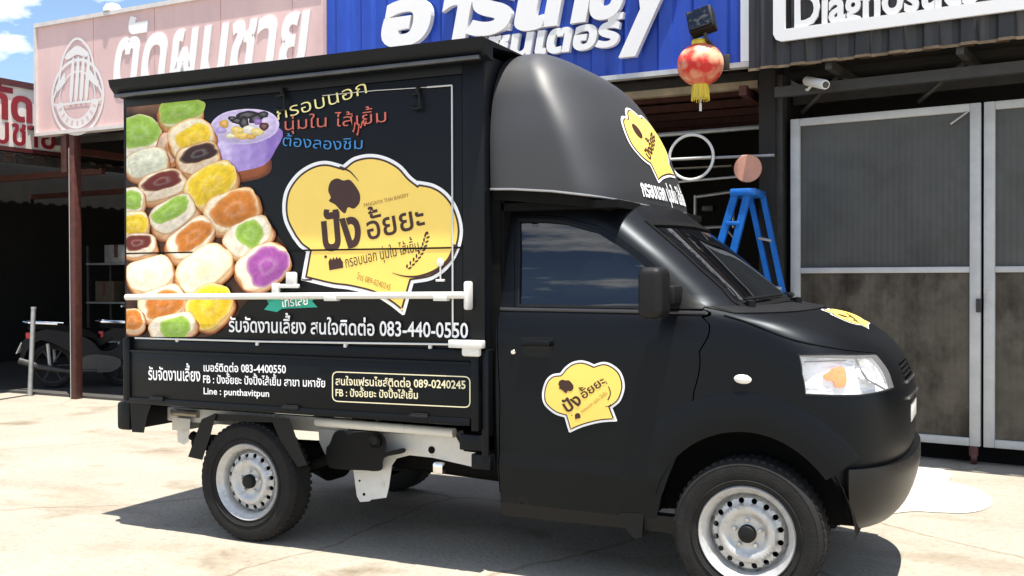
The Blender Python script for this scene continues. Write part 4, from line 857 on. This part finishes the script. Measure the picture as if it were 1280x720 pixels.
lettering('sign_lettering', 'ตัดผมชาย', SF, (p0[0]-.0, 3.47), (p1[0]-.08, 3.47), 1.0, M_wl, sgp, .028, .16, .012)
a0, z0 = LF.px(97, 108, .1); mb = MB()
def fl(mb, poly, holes=(), d=.006): vo, fo = fill(poly, holes); sheet(mb, vo, fo, SF, d, None)
cz0 = z0-.12
fl(mb, circle((a0, cz0), .44, 48), [circle((a0, cz0), .405, 48)]); fl(mb, circle((a0, cz0), .30, 40), [circle((a0, cz0), .28, 40)])
tear = spline([(a0, z0+.56), (a0+.22, z0+.40), (a0+.33, z0+.05), (a0+.42, z0-.12), (a0+.36, z0-.2), (a0, z0-.2), (a0-.36, z0-.2), (a0-.42, z0-.12), (a0-.33, z0+.05), (a0-.22, z0+.40)], 6); fl(mb, tear, [inset(tear, .03)], .0068)
for i in range(4): x = a0-.13+i*.085; fl(mb, spline([(x, z0-.12), (x+.05, z0-.14), (x+.09, z0+.28), (x+.05, z0+.30)], 4), (), .0075)
fl(mb, spline([(a0-.2, z0+.36), (a0, z0+.46), (a0+.2, z0+.36), (a0+.14, z0+.32), (a0, z0+.36), (a0-.14, z0+.32)], 4), (), .0075)
for s in (-1, 1): fl(mb, [(a0+s*.20, z0+.18), (a0+s*.36, z0+.02), (a0+s*.33, z0-.04), (a0+s*.19, z0+.06)], (), .0078)
fl(mb, [(a0+.36*math.cos(t), cz0+.36*math.sin(t)) for t in np.linspace(PI*1.05, PI*1.95, 24)]+[(a0+.25*math.cos(t), cz0+.25*math.sin(t)) for t in np.linspace(PI*1.95, PI*1.05, 24)], (), .0084)
mb.build('sign_crest', mat('crest_white', (.70, .68, .67), .5), sgp)
mb = MB()
for i in range(9):
    t = PI*(1.13+.74*i/8); c, s = math.cos(t), math.sin(t); fl(mb, [(a0+.275*c-.014*s, cz0+.275*s+.014*c), (a0+.275*c+.014*s, cz0+.275*s-.014*c), (a0+.335*c+.014*s, cz0+.335*s-.014*c), (a0+.335*c-.014*s, cz0+.335*s+.014*c)], (), .0092)
mb.build('crest_marks', M_pink, sgp)
c = LF(2.0-1.2, .05, 4.375); mb = MB(); mb.lathe([(.10, 0), (.10, .04), (.07, .09), (.0001, .11)], c, 'z', 20); tag(mb.build('sign_lamp_cap', M_wl), 'small white dome cap on top edge of the pink sign', 'cap')

# ---- small red and white sign on the return side, left edge
QF = Frame(-6.92, 3.0, 86)                                    # runs back into the picture, faces the forecourt
rs = thing('red_letter_sign', 'white sign with dark red Thai letters and maroon top edge at the left border', 'shop sign', QF(1.0, 0, 3.0))
qa, qz = QF.px(0, 182), None
zb_, zt2 = QF.px(0, 182)[1], QF.px(0, 105)[1]; aR = QF.px(76, 192)[0]
mb = MB(); mb.box((-.6, -.08, zb_), (aR, 0, zt2), fn=QF); mb.build('sign_panel', mat('white_sign_panel', (.66, .62, .58), .5, vary=.06, scale=5), rs)
mb = MB(); mb.box((-.6, -.12, zt2), (aR+.02, .03, zt2+.07), fn=QF); mb.box((-.6, -.10, zb_-.05), (aR+.02, .02, zb_), fn=QF); mb.build('sign_frame', mat('maroon_steel', (.07, .014, .014), .5, vary=.3), rs)
M_mar = mat('maroon_letters', srgb(128, 26, 38), .5)
QS = lambda a, b, d: QF(a, d, b)
e1 = QF.px(40, 150)[0]; b1 = QF.px(40, 153)[1]; s1 = QF.px(-19, 150)[0]; lettering('sign_lettering', 'ตัด', QS, (s1, b1), (e1, b1), .50, M_mar, rs, .03, 0, .012)
e2 = QF.px(68, 185)[0]; b2_ = QF.px(30, 182)[1]; s2 = QF.px(-34, 185)[0]; lettering('sign_lettering', 'ผมชาย', QS, (s2, b2_), (e2, b2_), .44, M_mar, rs, .012, 0, .012)
annex = thing('annex_building', 'dark lean-to building carrying the red letter sign at the far left', 'shop building', QF(-2.4, -1.5, 0))
mb = MB(); corr(mb, -1.5, 8.2, 0, 1, lambda a, e, t: QF(a, .02-4.5*t, zb_-.10+.5*t+e), .25, .03); mb.build('roof', M_roof, annex)
mb = MB(); mb.box((-1.6, -4.7, 0), (8.2, -4.6, zb_+.6), fn=QF); mb.build('back_wall', M_wall, annex)
mb = MB(); mb.box((8.1, -4.6, 0), (8.2, .2, zb_+.6), fn=QF); mb.build('end_wall', M_wall, annex)
for a in (.2, 2.4, 4.6):
    mb = MB(); mb.box((a-.03, -4.6, zb_-.2), (a+.03, -.05, zb_-.12), fn=QF); mb.build('rafter', M_rust, annex)
mb = MB(); mb.box((-1.5, -.06, zb_-.18), (aR, 0, zb_-.06), fn=QF); mb.build('edge_beam', M_roof, annex)

# ---- blue sign wall
M_blue = mat('blue_sheet', srgb(32, 68, 168), .42, vary=.10, scale=3, spec=.4, stain=(srgb(42, 86, 186), 2.0, .5, .75, (3, 3, .3)))
sgb = thing('blue_sign', 'blue ribbed metal sign wall with big raised white letters', 'shop sign', LF(5.9, .1, 3.1))
mb = MB(); corr(mb, 3.80, 7.92, 3.10, 5.2, lambda a, e, h: LF(a, .06+e, h), .30, .028); mb.build('sign_panel', M_blue, sgb)
mb = MB(); mb.box((3.80, .03, 3.055), (8.02, .115, 3.095), fn=LF); mb.build('sign_frame', mat('pale_metal', (.5, .5, .5), .4, metal=.3, vary=.2), sgb)
mb = MB(); mb.box((7.925, .02, 3.1), (8.03, .11, 5.2), fn=LF); mb.build('end_panel', mat('pale_blue_edge', (.66, .71, .76), .5, vary=.05), sgb)
BF = lambda a, b, d: LF(a, .09+d, b)
for s, q0, q1, h, sh, of in (('อ', (478, 57), (538, 52), .66, .22, .055), ('า', (551, 49), (586, 46), .66, .22, .055), ('ร', (586, 42), (640, 38), .66, .22, .055), ('เ', (645, 36), (684, 33), .66, .22, .05), ('ท', (682, 30), (736, 25), .66, .22, .05), ('บ', (737, 23), (779, 18), .66, .22, .05), ('y', (782, 31), (840, 22), 1.0, .2, .06)):
    (x0_, z0_), (x1_, z1_) = LF.px(*q0, .09), LF.px(*q1, .09); zz = (z0_+z1_)/2
    lettering('sign_lettering', s, BF, (x0_, zz), (x1_, zz), h, M_wl, sgb, of, sh, .06)
(x0_, z0_), (x1_, z1_) = LF.px(598, 74, .09), LF.px(775, 58, .09)
lettering('sign_lettering', 'เซ็นเตอร์', BF, (x0_, z1_+.01), (x1_, z1_+.01), .33, M_wl, sgb, .045, .2, .05)
# ---- flood light on its arm and the red lantern hanging from it
fld = thing('flood_light', 'black flood light box on an arm above the red lantern', 'flood light', LF(7.35, .3, 3.3))
D1 = .55
def LP3(px, py, d): a, z = LF.px(px, py, d); return LF(a, d, z)
mb = MB(); c = np.array(LP3(877, 27, D1)); mb.rbox((-.10, -.05, -.095), (.10, .06, .095), .012); Q = Matrix.Rotation(R(-14), 3, 'Y') @ Matrix.Rotation(R(-16), 3, 'X'); mb.v = [tuple(Vector(c)+Q @ Vector(v)) for v in mb.v]; mb.build('lamp_box', M_trim, fld)
mb = MB(); mb.rbox((-.085, -.068, -.08), (.085, -.045, .08), .004); mb.v = [tuple(Vector(c)+Q @ Vector(v)) for v in mb.v]; mb.build('lamp_glass', M_glass, fld)
mb = MB(); mb.tube([LP3(881, 40, D1), LP3(884, 50, D1), LP3(893, 60, D1-.1), LP3(903, 72, .25), LP3(905, 78, .06)], .016, 8); mb.build('arm', M_steel, fld)
mb = MB(); q = LP3(905, 78, .1); mb.rbox((q[0]-.05, q[1]-.02, q[2]-.06), (q[0]+.05, q[1]+.02, q[2]+.06), .006); mb.build('wall_plate', M_steel, fld)
lan = thing('paper_lantern', 'round red and gold hanging lantern with yellow tassel fringe', 'lantern', LP3(875, 80, .5))
c = np.array(LP3(875.5, 81, .5)); rr_ = float(np.linalg.norm(np.array(LP3(903.5, 81, .5))-c))
M_lan = bpy.data.materials.new('lantern_silk'); M_lan.use_nodes = True; t_ = M_lan.node_tree; b_ = t_.nodes['Principled BSDF']; b_.inputs['Roughness'].default_value = .55
co = t_.nodes.new('ShaderNodeTexCoord'); nz_ = t_.nodes.new('ShaderNodeTexNoise'); nz_.inputs['Scale'].default_value = 9; nz_.inputs['Detail'].default_value = 6; rp = t_.nodes.new('ShaderNodeValToRGB')
rp.color_ramp.elements[0].position = .40; rp.color_ramp.elements[0].color = (*srgb(214, 44, 34), 1); rp.color_ramp.elements[1].position = .62; rp.color_ramp.elements[1].color = (*srgb(232, 176, 138), 1)
t_.links.new(co.outputs['Object'], nz_.inputs['Vector']); t_.links.new(nz_.outputs[0], rp.inputs[0]); t_.links.new(rp.outputs[0], b_.inputs['Base Color'])
mb = MB(); V = []; n = 72; K = 18
for i in range(K+1):
    ph = -1.25+2.5*i/K
    for j in range(n):
        t = 2*PI*j/n; w = 1+.022*abs(math.cos(6*t)); V.append((c[0]+rr_*math.cos(ph)*math.cos(t)*w, c[1]+rr_*math.cos(ph)*math.sin(t)*w, c[2]+rr_*.93*math.sin(ph)))
mb.add(V, [(i*n+j, i*n+(j+1) % n, (i+1)*n+(j+1) % n, (i+1)*n+j) for i in range(K) for j in range(n)], 0, True); mb.build('lantern_body', M_lan, lan, 80)
M_gold = mat('gold_fringe', srgb(222, 196, 60), .5, vary=.3, scale=60, stretch=(1, 1, .1))
zt3, zb3 = c[2]+rr_*.885, c[2]-rr_*.885
mb = MB(); mb.lathe([(.0001, 0), (.065, 0), (.07, .03), (.06, .045), (.0001, .045)], (c[0], c[1], zt3-.01), 'z', 24); mb.build('lantern_cap', M_gold, lan)
mb = MB(); mb.lathe([(.0001, .01), (.062, .01), (.062, -.03), (.066, -.10), (.058, -.10), (.0001, -.05)], (c[0], c[1], zb3), 'z', 28)
for j in range(22): t = 2*PI*j/22; mb.tube([(c[0]+.062*math.cos(t), c[1]+.062*math.sin(t), zb3-.02), (c[0]+.068*math.cos(t), c[1]+.068*math.sin(t), zb3-.115-random.random()*.012)], .004, 5)
mb.build('tassel_fringe', M_gold, lan)
mb = MB(); mb.tube([(c[0], c[1], zb3-.05), (c[0], c[1], zb3-.15)], .004, 6); mb.tube([(c[0], c[1], zb3-.14), (c[0], c[1], zb3-.20)], .010, 8); mb.build('tassel_end', mat('white_tassel', (.75, .74, .7), .6), lan)
mb = MB(); e = np.array(LP3(893, 60, D1-.1)); mb.tube([(c[0], c[1], zt3), (c[0]+.03, c[1], zt3+.06), tuple(e)], .004, 6); mb.build('hanging_cord', M_steel, lan)

# ================================================================== RIGHT BUILDING
rb = thing('workshop_building', 'dark workshop building behind the folding doors with a ribbed black fascia', 'shop building', RF(1.5, -3, 0))
M_door = mat('grey_door_frame', (.50, .51, .51), .5, vary=.10, scale=7, spec=.35, stain=((.24, .17, .11), 5, .62, .80, (1, 1, .5)))
mb = MB(); mb.box((-1.40, -6.2, 3.0), (5.5, -.05, 3.05), fn=RF); mb.box((-1.40, -.75, 2.72), (5.5, -.70, 3.0), fn=RF); mb.box((-1.40, -.16, 3.05), (5.5, -.06, 3.3), fn=RF); mb.build('ceiling', M_wall, rb)
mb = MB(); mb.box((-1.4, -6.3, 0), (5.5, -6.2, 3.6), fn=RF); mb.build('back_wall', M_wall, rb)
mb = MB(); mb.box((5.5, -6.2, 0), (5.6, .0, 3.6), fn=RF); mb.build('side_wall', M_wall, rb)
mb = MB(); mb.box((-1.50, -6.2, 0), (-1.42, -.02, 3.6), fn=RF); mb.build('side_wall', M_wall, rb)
mb = MB(); mb.box((-1.56, -.06, 0), (-1.41, .06, 3.02), fn=RF); mb.build('corner_column', M_steel, rb)
for d in (-.2, .25):
    mb = MB(); mb.box((-1.4, d-.03, 2.80), (5.4, d+.03, 2.88), fn=RF); mb.build('lintel_beam', M_steel, rb)
for a in (-.9, .0, .9, 1.8):
    mb = MB(); mb.box((a-.025, -.6, 2.92), (a+.025, .55, 2.98), fn=RF); mb.build('outrigger', M_steel, rb)
    mb = MB(); mb.tube([RF(a-.4, -.1, 2.72), RF(a, .2, 2.95)], .018, 6); mb.build('brace', M_steel, rb)
M_fas = mat('weathered_black_fascia', (.020, .021, .024), .6, vary=.30, scale=3, stretch=(4, 4, .4), stain=((.06, .055, .055), 2.2, .50, .75, (6, 6, .4)))
zf0 = 2.985
mb = MB(); corr(mb, -1.50, 5.5, zf0, 5.2, lambda a, e, h: RF(a, .58+e, h), .235, .035); mb.build('fascia', M_fas, rb)
mb = MB(); corr(mb, -1.50, 5.5, 0, 1, lambda a, e, t: RF(a, .575-.7*t, zf0+.02+.1*t+e*.6), .235, .035); mb.build('awning_soffit', mat('rusty_brown_sheet', (.16, .105, .06), .7, vary=.35, scale=9), rb)
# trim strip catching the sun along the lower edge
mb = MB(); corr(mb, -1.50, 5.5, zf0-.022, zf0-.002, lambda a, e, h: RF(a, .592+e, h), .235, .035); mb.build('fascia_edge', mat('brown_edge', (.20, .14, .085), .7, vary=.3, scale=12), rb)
sgd = thing('workshop_sign', 'black sign with white border and white Latin lettering at the top right', 'shop sign', RF(.3, .66, 3.1))
GF = lambda a, b, d: RF(a, .63+d, b)
bl, bb = RF.px(968, 55, .63); br = 3.2; bz = np.mean([RF.px(985, 48, .63)[1], RF.px(1270, 18, .63)[1]])
o_ = [(bl, 5.1), (bl, bz+.06), (bl+.02, bz+.02), (bl+.06, bz), (br, bz), (br, 5.1)]; w_ = .088
i_ = [(bl+w_, 5.0), (bl+w_, bz+w_), (br-w_, bz+w_), (br-w_, 5.0)]
mb = MB(); vo, fo = fill(o_, [i_]); sheet(mb, vo, fo, GF, .03, .0); mb.build('sign_border', M_wl, sgd)
p0, p1 = RF.px(994, 35, .63), RF.px(1223, 4, .63); zz = p0[1]+.005
lettering('sign_lettering', 'Diagnostics', GF, (p0[0], zz), (p1[0], zz), .345, M_wl, sgd, .028, 0, .02)
x_, _z = RF.px(1255, 1, .63); lettering('sign_lettering', 'T', GF, (x_-.10, zz), (x_+.16, zz), .345, M_wl, sgd, .02, 0, .02)
# folding doors
def leaf(a0, a1, d0, label, stainseed):
    t = thing('folding_door', label, 'door', RF((a0+a1)/2, 0, 0), 'folding doors of the workshop')
    z0, z1, zm = .135, 2.655, 1.435; fw = .075
    mb = MB(); mb.rbox((a0, -.03, z0), (a0+fw, .03, z1), .006, 0, RF); mb.rbox((a1-fw, -.03, z0), (a1, .03, z1), .006, 0, RF); mb.rbox((a0+fw, -.028, z1-fw*.8), (a1-fw, .028, z1), .006, 0, RF); mb.rbox((a0+fw, -.028, z0), (a1-fw, .028, z0+fw*.8), .006, 0, RF)
    mb.build('door_frame', M_door, t)
    mb = MB(); mb.rbox((a0+fw, -.026, zm-.022), (a1-fw, .026, zm+.022), .005, 0, RF); mb.build('mid_rail', M_door, t)
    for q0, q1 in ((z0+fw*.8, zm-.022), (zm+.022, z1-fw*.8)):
        M_p = mat('dusty_grey_sheet', (.074, .076, .072), .45, vary=.16, scale=3, spec=.4, stain=((.040, .038, .034), 1.6, .50, .80, (1.3, 1.3, 1)), bump=.12, bscale=90) if q0 > 1 else mat('brown_stained_sheet', (.100, .088, .070), .55, vary=.30, scale=4, spec=.3, stain=((.026, .018, .013), 2.0, .46, .64, (1.3, 1.3, .8)), bump=.12, bscale=90)  # lower sheet: paler, browner base with dark mottles
        mb = MB(); n = int((a1-a0-2*fw)/.022); V = []; xs = [a0+fw+(a1-a0-2*fw)*i/n for i in range(n+1)]
        for h in (q0, q1):
            for i, x in enumerate(xs): V.append(RF(x, .0016*(i % 2), h))
        k = n+1; o = len(V); V += [RF(x, -.008, h) for h in (q0, q1) for x in xs]
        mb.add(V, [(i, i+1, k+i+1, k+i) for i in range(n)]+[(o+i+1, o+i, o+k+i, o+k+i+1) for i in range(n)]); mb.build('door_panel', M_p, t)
    return t
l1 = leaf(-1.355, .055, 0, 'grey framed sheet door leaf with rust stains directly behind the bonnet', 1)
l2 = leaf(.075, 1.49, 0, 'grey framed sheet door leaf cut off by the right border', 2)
mb = MB(); a, z = RF.px(1216, 560, .05); mb.lathe([(.0001, -.02), (.045, -.02), (.05, 0), (.045, .02), (.0001, .02)], RF(a, .0, .05), 'x', 18); mb.rbox((a-.03, -.02, .06), (a+.03, .03, .135), .006, 0, RF); mb.build('caster', M_rust, l1)
mb = MB(); mb.tube([RF.__call__(*(RF.px(1188, 155, .04)[0], .04, RF.px(1188, 155, .04)[1])), RF.__call__(*(RF.px(1209, 140, .04)[0], .04, RF.px(1209, 140, .04)[1]))], .008, 6); mb.build('door_stay', M_galv, l1)
mb = MB(); a, z = RF.px(1223, 382, .04); mb.rbox((a-.015, .03, z-.05), (a+.02, .05, z+.05), .004, 0, RF); mb.tube([RF(a, .05, z-.03), RF(a, .07, z), RF(a, .05, z+.03)], .007, 6); mb.build('door_handle', M_steel, l1)
tag(mb2 := MB().build('door_threshold', M_dark), 'x', 'y') if False else None
mb = MB(); mb.box((-1.40, -.20, 0), (5.4, -.12, .14), fn=RF); mb.build('plinth', M_dark, rb)
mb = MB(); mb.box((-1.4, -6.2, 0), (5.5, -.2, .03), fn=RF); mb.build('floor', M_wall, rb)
# wall camera
def RP3(px, py, d): a, z = RF.px(px, py, d); return np.array(RF(a, d, z))
cc = thing('security_camera', 'small white bullet camera on a bracket above the folding doors', 'camera', RP3(988, 112, .1))
p, q = RP3(1008, 101, .30), RP3(1032, 106, .55); M_cam = mat('white_camera_plastic', (.78, .78, .76), .35)
mb = MB(); mb.tube([p, p+(q-p)*.05, p+(q-p)*.95, q], [.030, .037, .037, .033], 16); mb.build('camera_body', M_cam, cc, 50)
mb = MB(); d_ = (q-p)/np.linalg.norm(q-p); mb.tube([q-d_*.005, q+d_*.004], .025, 16); mb.build('lens', M_glass, cc)
mb = MB(); mb.tube([RP3(988, 114.5, .06), RP3(998, 112.5, .15), RP3(1010, 112, .30), RP3(1014, 107, .36)], .011, 8); mb.tube([RP3(988, 109, .065), RP3(988, 120, .065)], .022, 10); mb.build('bracket', M_cam, cc)

# ================================================================== INSIDE THE MIDDLE SHOP
IY = 4.02
I = lambda px, py, y=IY: on_y(px, py, y)
rg = thing('hoop', 'thin white hoop hanging on the rail behind the fairing', 'hoop', I(864, 224))
c = I(864, 196.5); r_ = float(np.linalg.norm(I(864, 168.5)-c)); mb = MB(); mb.tube([(c[0]+r_*math.cos(t), c[1], c[2]+r_*math.sin(t)) for t in np.linspace(0, 2*PI, 49)], .012, 8, 0, False); mb.build('rim', M_white, rg)
mb = MB(); mb.tube([I(838, 199), I(889, 196)], .009, 8); mb.build('crossbar', M_white, rg)
rl = MB(); rl.tube([I(800, 201, 4.05), I(968, 194, 4.05)], .012, 8); tag(rl.build('hanging_rail', M_galv), 'thin horizontal grey rail running behind the hoop and round board', 'rail')
c = I(934.5, 210.5, 3.98); r_ = float(np.linalg.norm(I(952, 210.5, 3.98)-c)); mb = MB(); mb.lathe([(.0001, 0), (r_-.004, 0), (r_, .004), (r_, .014), (.0001, .016)], c, 'y', 40, 0, 1); tag(mb.build('round_board', mat('salmon_board', srgb(206, 148, 124), .6, vary=.08, scale=10)), 'round salmon pink disc above the blue stepladder', 'disc')
# blue stepladder
ld = thing('stepladder', 'open blue stepladder standing at the dark shop front behind the bonnet', 'ladder', (1.85, 3.9, 0))
M_lb = mat('blue_ladder', srgb(28, 104, 190), .35, vary=.15, scale=10)
def to_ground(p, q, y):                                       # extend a rail from p through q down to the floor
    a, b = np.array(I(*p, y)), np.array(I(*q, y)); t = a[2]/(a[2]-b[2])*.985; return a, a+(b-a)*t
yl = 3.72; rails = []
a1, b1 = to_ground((919, 240), (898, 310), yl); a2, b2 = to_ground((934, 241), (915, 318), yl)
a3, b3 = to_ground((936, 241), (962, 360), yl+.32); a4, b4 = to_ground((953, 245), (979, 370), yl+.32)
for k, (a, b) in enumerate(((a1, b1), (a2, b2), (a3, b3), (a4, b4))):
    mb = MB(); d = (b-a)/np.linalg.norm(b-a); s = np.array([d[2], 0, -d[0]]); w = .026 if k < 2 else .02
    P = [a+s*w, a-s*w, b-s*w, b+s*w]; mb.add([tuple(p) for p in P]+[tuple(p+np.array([0, .05, 0])) for p in P], [(0, 1, 2, 3), (7, 6, 5, 4), (0, 4, 5, 1), (1, 5, 6, 2), (2, 6, 7, 3), (3, 7, 4, 0)]); mb.build('rail', M_lb, ld)
for k in range(7):
    t = .12+.13*k; p, q = a1+(b1-a1)*t, a2+(b2-a2)*t; mb = MB(); mb.rbox((p[0]-.0, p[1]-.005, p[2]-.015), (q[0], q[1]+.09, p[2]+.015), .004); mb.build('step', M_lb, ld)
for k in range(5):
    t = .18+.19*k; p, q = a3+(b3-a3)*t, a4+(b4-a4)*t; mb = MB(); mb.tube([p, q], .012, 8); mb.build('rung', M_galv, ld)
mb = MB(); mb.rbox((a1[0]-.04, yl-.02, a1[2]-.03), (a4[0]+.02, yl+.36, a1[2]+.025), .012); mb.build('top_cap', M_lb, ld)
# wall frame with a lower shelf
fr = thing('metal_frame', 'pale steel wall frame with shelf beside the stepladder', 'frame', I(892, 288, 6.3))
mb = MB(); yb = 6.3
for P in ([(869, 244), (869, 286)], [(869, 285), (912, 283)], [(870, 246), (913, 240)], [(916, 240), (917, 285)]): mb.tube([I(*q, yb) for q in P], .016, 8)
mb.tube([I(878, 292, yb), I(884, 287, yb)], .012, 6); mb.tube([I(906, 284, yb), I(918, 298, yb)], .012, 6); mb.build('frame_tube', M_galv, fr)
mb = MB(); a, b = I(878, 257, yb), I(893, 264, yb); mb.rbox((a[0], yb-.05, b[2]), (b[0], yb+.1, a[2]), .02); mb.build('frame_box', M_steel, fr)
mb = MB(); mb.rbox(tuple(I(792, 214, 7.6)), tuple(np.array(I(914, 206, 7.6))+np.array([0, .1, 0])), .004); tag(mb.build('tube_lamp', mat('unlit_tube', (.45, .44, .40), .4)), 'unlit pale strip lamp on the dark wall behind the hoop', 'lamp')

# ================================================================== LEFT SHOP: motorcycle and clutter
W0 = on_z(66, 488); hd_ = R(34); HX, HY = np.array([math.cos(hd_), math.sin(hd_), 0]), np.array([-math.sin(hd_), math.cos(hd_), 0])
B = lambda x, y, z: tuple(np.array([W0[0], W0[1], .03])+HX*x+HY*y+np.array([0, 0, z]))
bike = thing('motorcycle', 'dark step-through motorcycle parked under the pink sign, its red tail light facing out', 'motorcycle', B(.6, 0, 0))
M_bk = mat('dark_blue_black_paint', (.004, .0045, .007), .45, spec=.25)
def bwheel(x, r):
    w = MB(); prof = [(r-.07, .03), (r-.03, .045), (r-.005, .03), (r, 0), (r-.005, -.03), (r-.03, -.045), (r-.07, -.03)]
    V = [B(x+q*math.cos(t), h, r+q*math.sin(t)) for q, h in prof for t in np.linspace(0, 2*PI, 37)[:-1]]
    F = [(i*36+j, i*36+(j+1) % 36, (i+1)*36+(j+1) % 36, (i+1)*36+j) for i in range(6) for j in range(36)]; w.add(V, F, 0, True); w = w.build('wheel', M_tyre, bike)
    q = MB(); rr = r-.065; q.tube([B(x+rr*math.cos(t), 0, r+rr*math.sin(t)) for t in np.linspace(0, 2*PI, 33)], .016, 6, 0, False)
    for k in range(6): t = k*PI/3; q.tube([B(x, .0, r), B(x+rr*math.cos(t), 0, r+rr*math.sin(t))], .012, 6)
    q.tube([B(x, -.09, r), B(x, .09, r)], .04, 10); q.build('rim', M_steel, w)
bwheel(0, .28); bwheel(1.23, .28)
def bpart(name, poly, w, m, parent=None, z=0):
    t = MB(); P = spline(poly, 4); vo, fo = fill(P); sheet(t, vo, fo, lambda a, b, d: B(a, d, b), -w/2, w/2, 0, False); return t.build(name, m, parent or bike, 40)
bpart('body_shell', [(-.22, .66), (.05, .56), (.30, .42), (.55, .32), (.80, .30), (.92, .50), (.98, .78), (1.04, .92), (.96, .96), (.90, .80), (.80, .52), (.62, .46), (.50, .58), (.30, .68), (.0, .74)], .24, M_bk)
bpart('seat', [(-.24, .74), (.0, .735), (.3, .68), (.52, .62), (.56, .66), (.4, .74), (.1, .80), (-.2, .80)], .26, M_dark)
bpart('engine', [(.36, .22), (.70, .20), (.84, .28), (.80, .38), (.5, .42), (.34, .34)], .28, M_steel)
bpart('rear_fender', [(-.30, .62), (-.34, .46), (-.36, .36), (-.32, .36), (-.26, .50), (-.12, .60), (.1, .62), (0, .68)], .16, M_bk)
bpart('front_fender', [(.98, .48), (1.10, .59), (1.26, .61), (1.42, .54), (1.50, .42), (1.46, .42), (1.36, .52), (1.24, .56), (1.1, .55)], .12, M_bk)
mb = MB(); mb.rbox((-.29, -.09, .62), (-.22, .09, .70), .015, 0, B); mb.build('tail_light', mat('red_tail_lens', (.62, .03, .03), .2), bike)
mb = MB(); mb.rbox((-.40, -.11, .44), (-.385, .11, .58), .004, 0, lambda x, y, z: B(x+(z-.44)*.45, y, z)); mb.build('licence_plate', M_white, bike)
mb = MB(); mb.tube([B(-.24, -.13, .82), B(-.3, -.1, .83), B(-.3, .1, .83), B(-.24, .13, .82), B(.1, .13, .80)], .014, 8); mb.tube([B(-.24, -.13, .82), B(.1, -.13, .80)], .014, 8); mb.build('grab_rail', M_chrome, bike)
mb = MB(); mb.tube([B(.90, -.34, 1.02), B(.96, -.2, 1.03), B(1.0, 0, .98), B(.96, .2, 1.03), B(.90, .34, 1.02)], .014, 8); mb.build('handlebar', M_galv, bike)
for s in (-1, 1):
    mb = MB(); mb.tube([B(.94, s*.24, 1.03), B(.98, s*.28, 1.15), B(.97, s*.31, 1.2)], .008, 6); mb.rbox((.955, s*.31-.06, 1.17), (.975, s*.31+.06, 1.25), .012, 0, B); mb.build('mirror', M_chrome, bike)
    mb = MB(); mb.tube([B(1.02, s*.08, .85), B(1.23, s*.08, .28)], .022, 8); mb.build('fork_leg', M_galv, bike)
    mb = MB(); mb.tube([B(-.02, s*.12, .56), B(.0, s*.11, .28)], .022, 8); mb.build('shock_absorber', M_galv, bike)
mb = MB(); mb.tube([B(.55, -.14, .22), B(.2, -.15, .22), B(-.1, -.16, .28), B(-.34, -.17, .36)], [.02, .028, .038, .038], 10); mb.build('exhaust', M_steel, bike)
mb = MB(); mb.tube([B(.35, -.12, .25), B(.28, -.18, .0)], .012, 6); mb.tube([B(.35, .12, .25), B(.28, .18, .0)], .012, 6); mb.build('stand', M_steel, bike)
mb = MB(); mb.rbox((1.0, -.09, .78), (1.12, .09, .94), .03, 0, B); mb.build('headlight', M_glass, bike)
bike2 = copy_tree(bike); bike2.location = Vector(bike.location)+Vector((.62, .55, 0)); tag(bike2, 'second dark motorcycle parked further in, mostly behind the truck box', 'motorcycle', 'motorcycles in the left shop'); bike['group'] = 'motorcycles in the left shop'
# shelf, boxes, table and stool in the dark of the left shop
sh = thing('storage_shelf', 'dark steel shelf with three boards at the far left of the shop', 'shelf', (-9.0, 7.4, .03)); SX, SY = -9.2, 7.3
for x in (0, 1.3):
    for y in (0, .45): mb = MB(); mb.rbox((SX+x-.02, SY+y-.02, .03), (SX+x+.02, SY+y+.02, 1.9), .004); mb.build('upright', M_steel, sh)
for z in (.4, 1.0, 1.6): mb = MB(); mb.rbox((SX-.02, SY-.03, z), (SX+1.32, SY+.48, z+.03), .004); mb.build('board', M_galv, sh)
M_ply = mat('dusty_carton', (.09, .065, .042), .8, vary=.2)
for i, (x, w, h, z, m, l) in enumerate([(.1, .4, .32, 1.03, M_ply, 'brown carton on the middle shelf board, left end'), (.75, .35, .26, 1.03, M_white, 'pale carton on the middle shelf board, right end'), (.3, .5, .28, 1.63, M_galv, 'grey crate on the top shelf board'), (.45, .55, .30, .43, M_ply, 'brown carton on the lowest shelf board')]):
    mb = MB(); mb.rbox((SX+x, SY+.04, z), (SX+x+w, SY+.40, z+h), .008); c = mb.build('carton', m); tag(c, l, 'box', 'boxes on the dark shelf')
    mb = MB(); mb.rbox((SX+x+w*.42, SY+.037, z+h*.3), (SX+x+w*.58, SY+.045, z+h+.002), .001); mb.build('tape', M_rust, c)
tb = thing('work_table', 'small dark work table with thin legs behind the motorcycle', 'table', (-5.5, 6.0, .03))
mb = MB(); mb.rbox((-6.0, 5.7, .70), (-4.9, 6.3, .74), .006); mb.build('table_top', M_galv, tb)
for x in (-5.95, -4.95):
    for y in (5.75, 6.25): mb = MB(); mb.tube([(x, y, .03), (x, y, .70)], .02, 8); mb.build('leg', M_steel, tb)
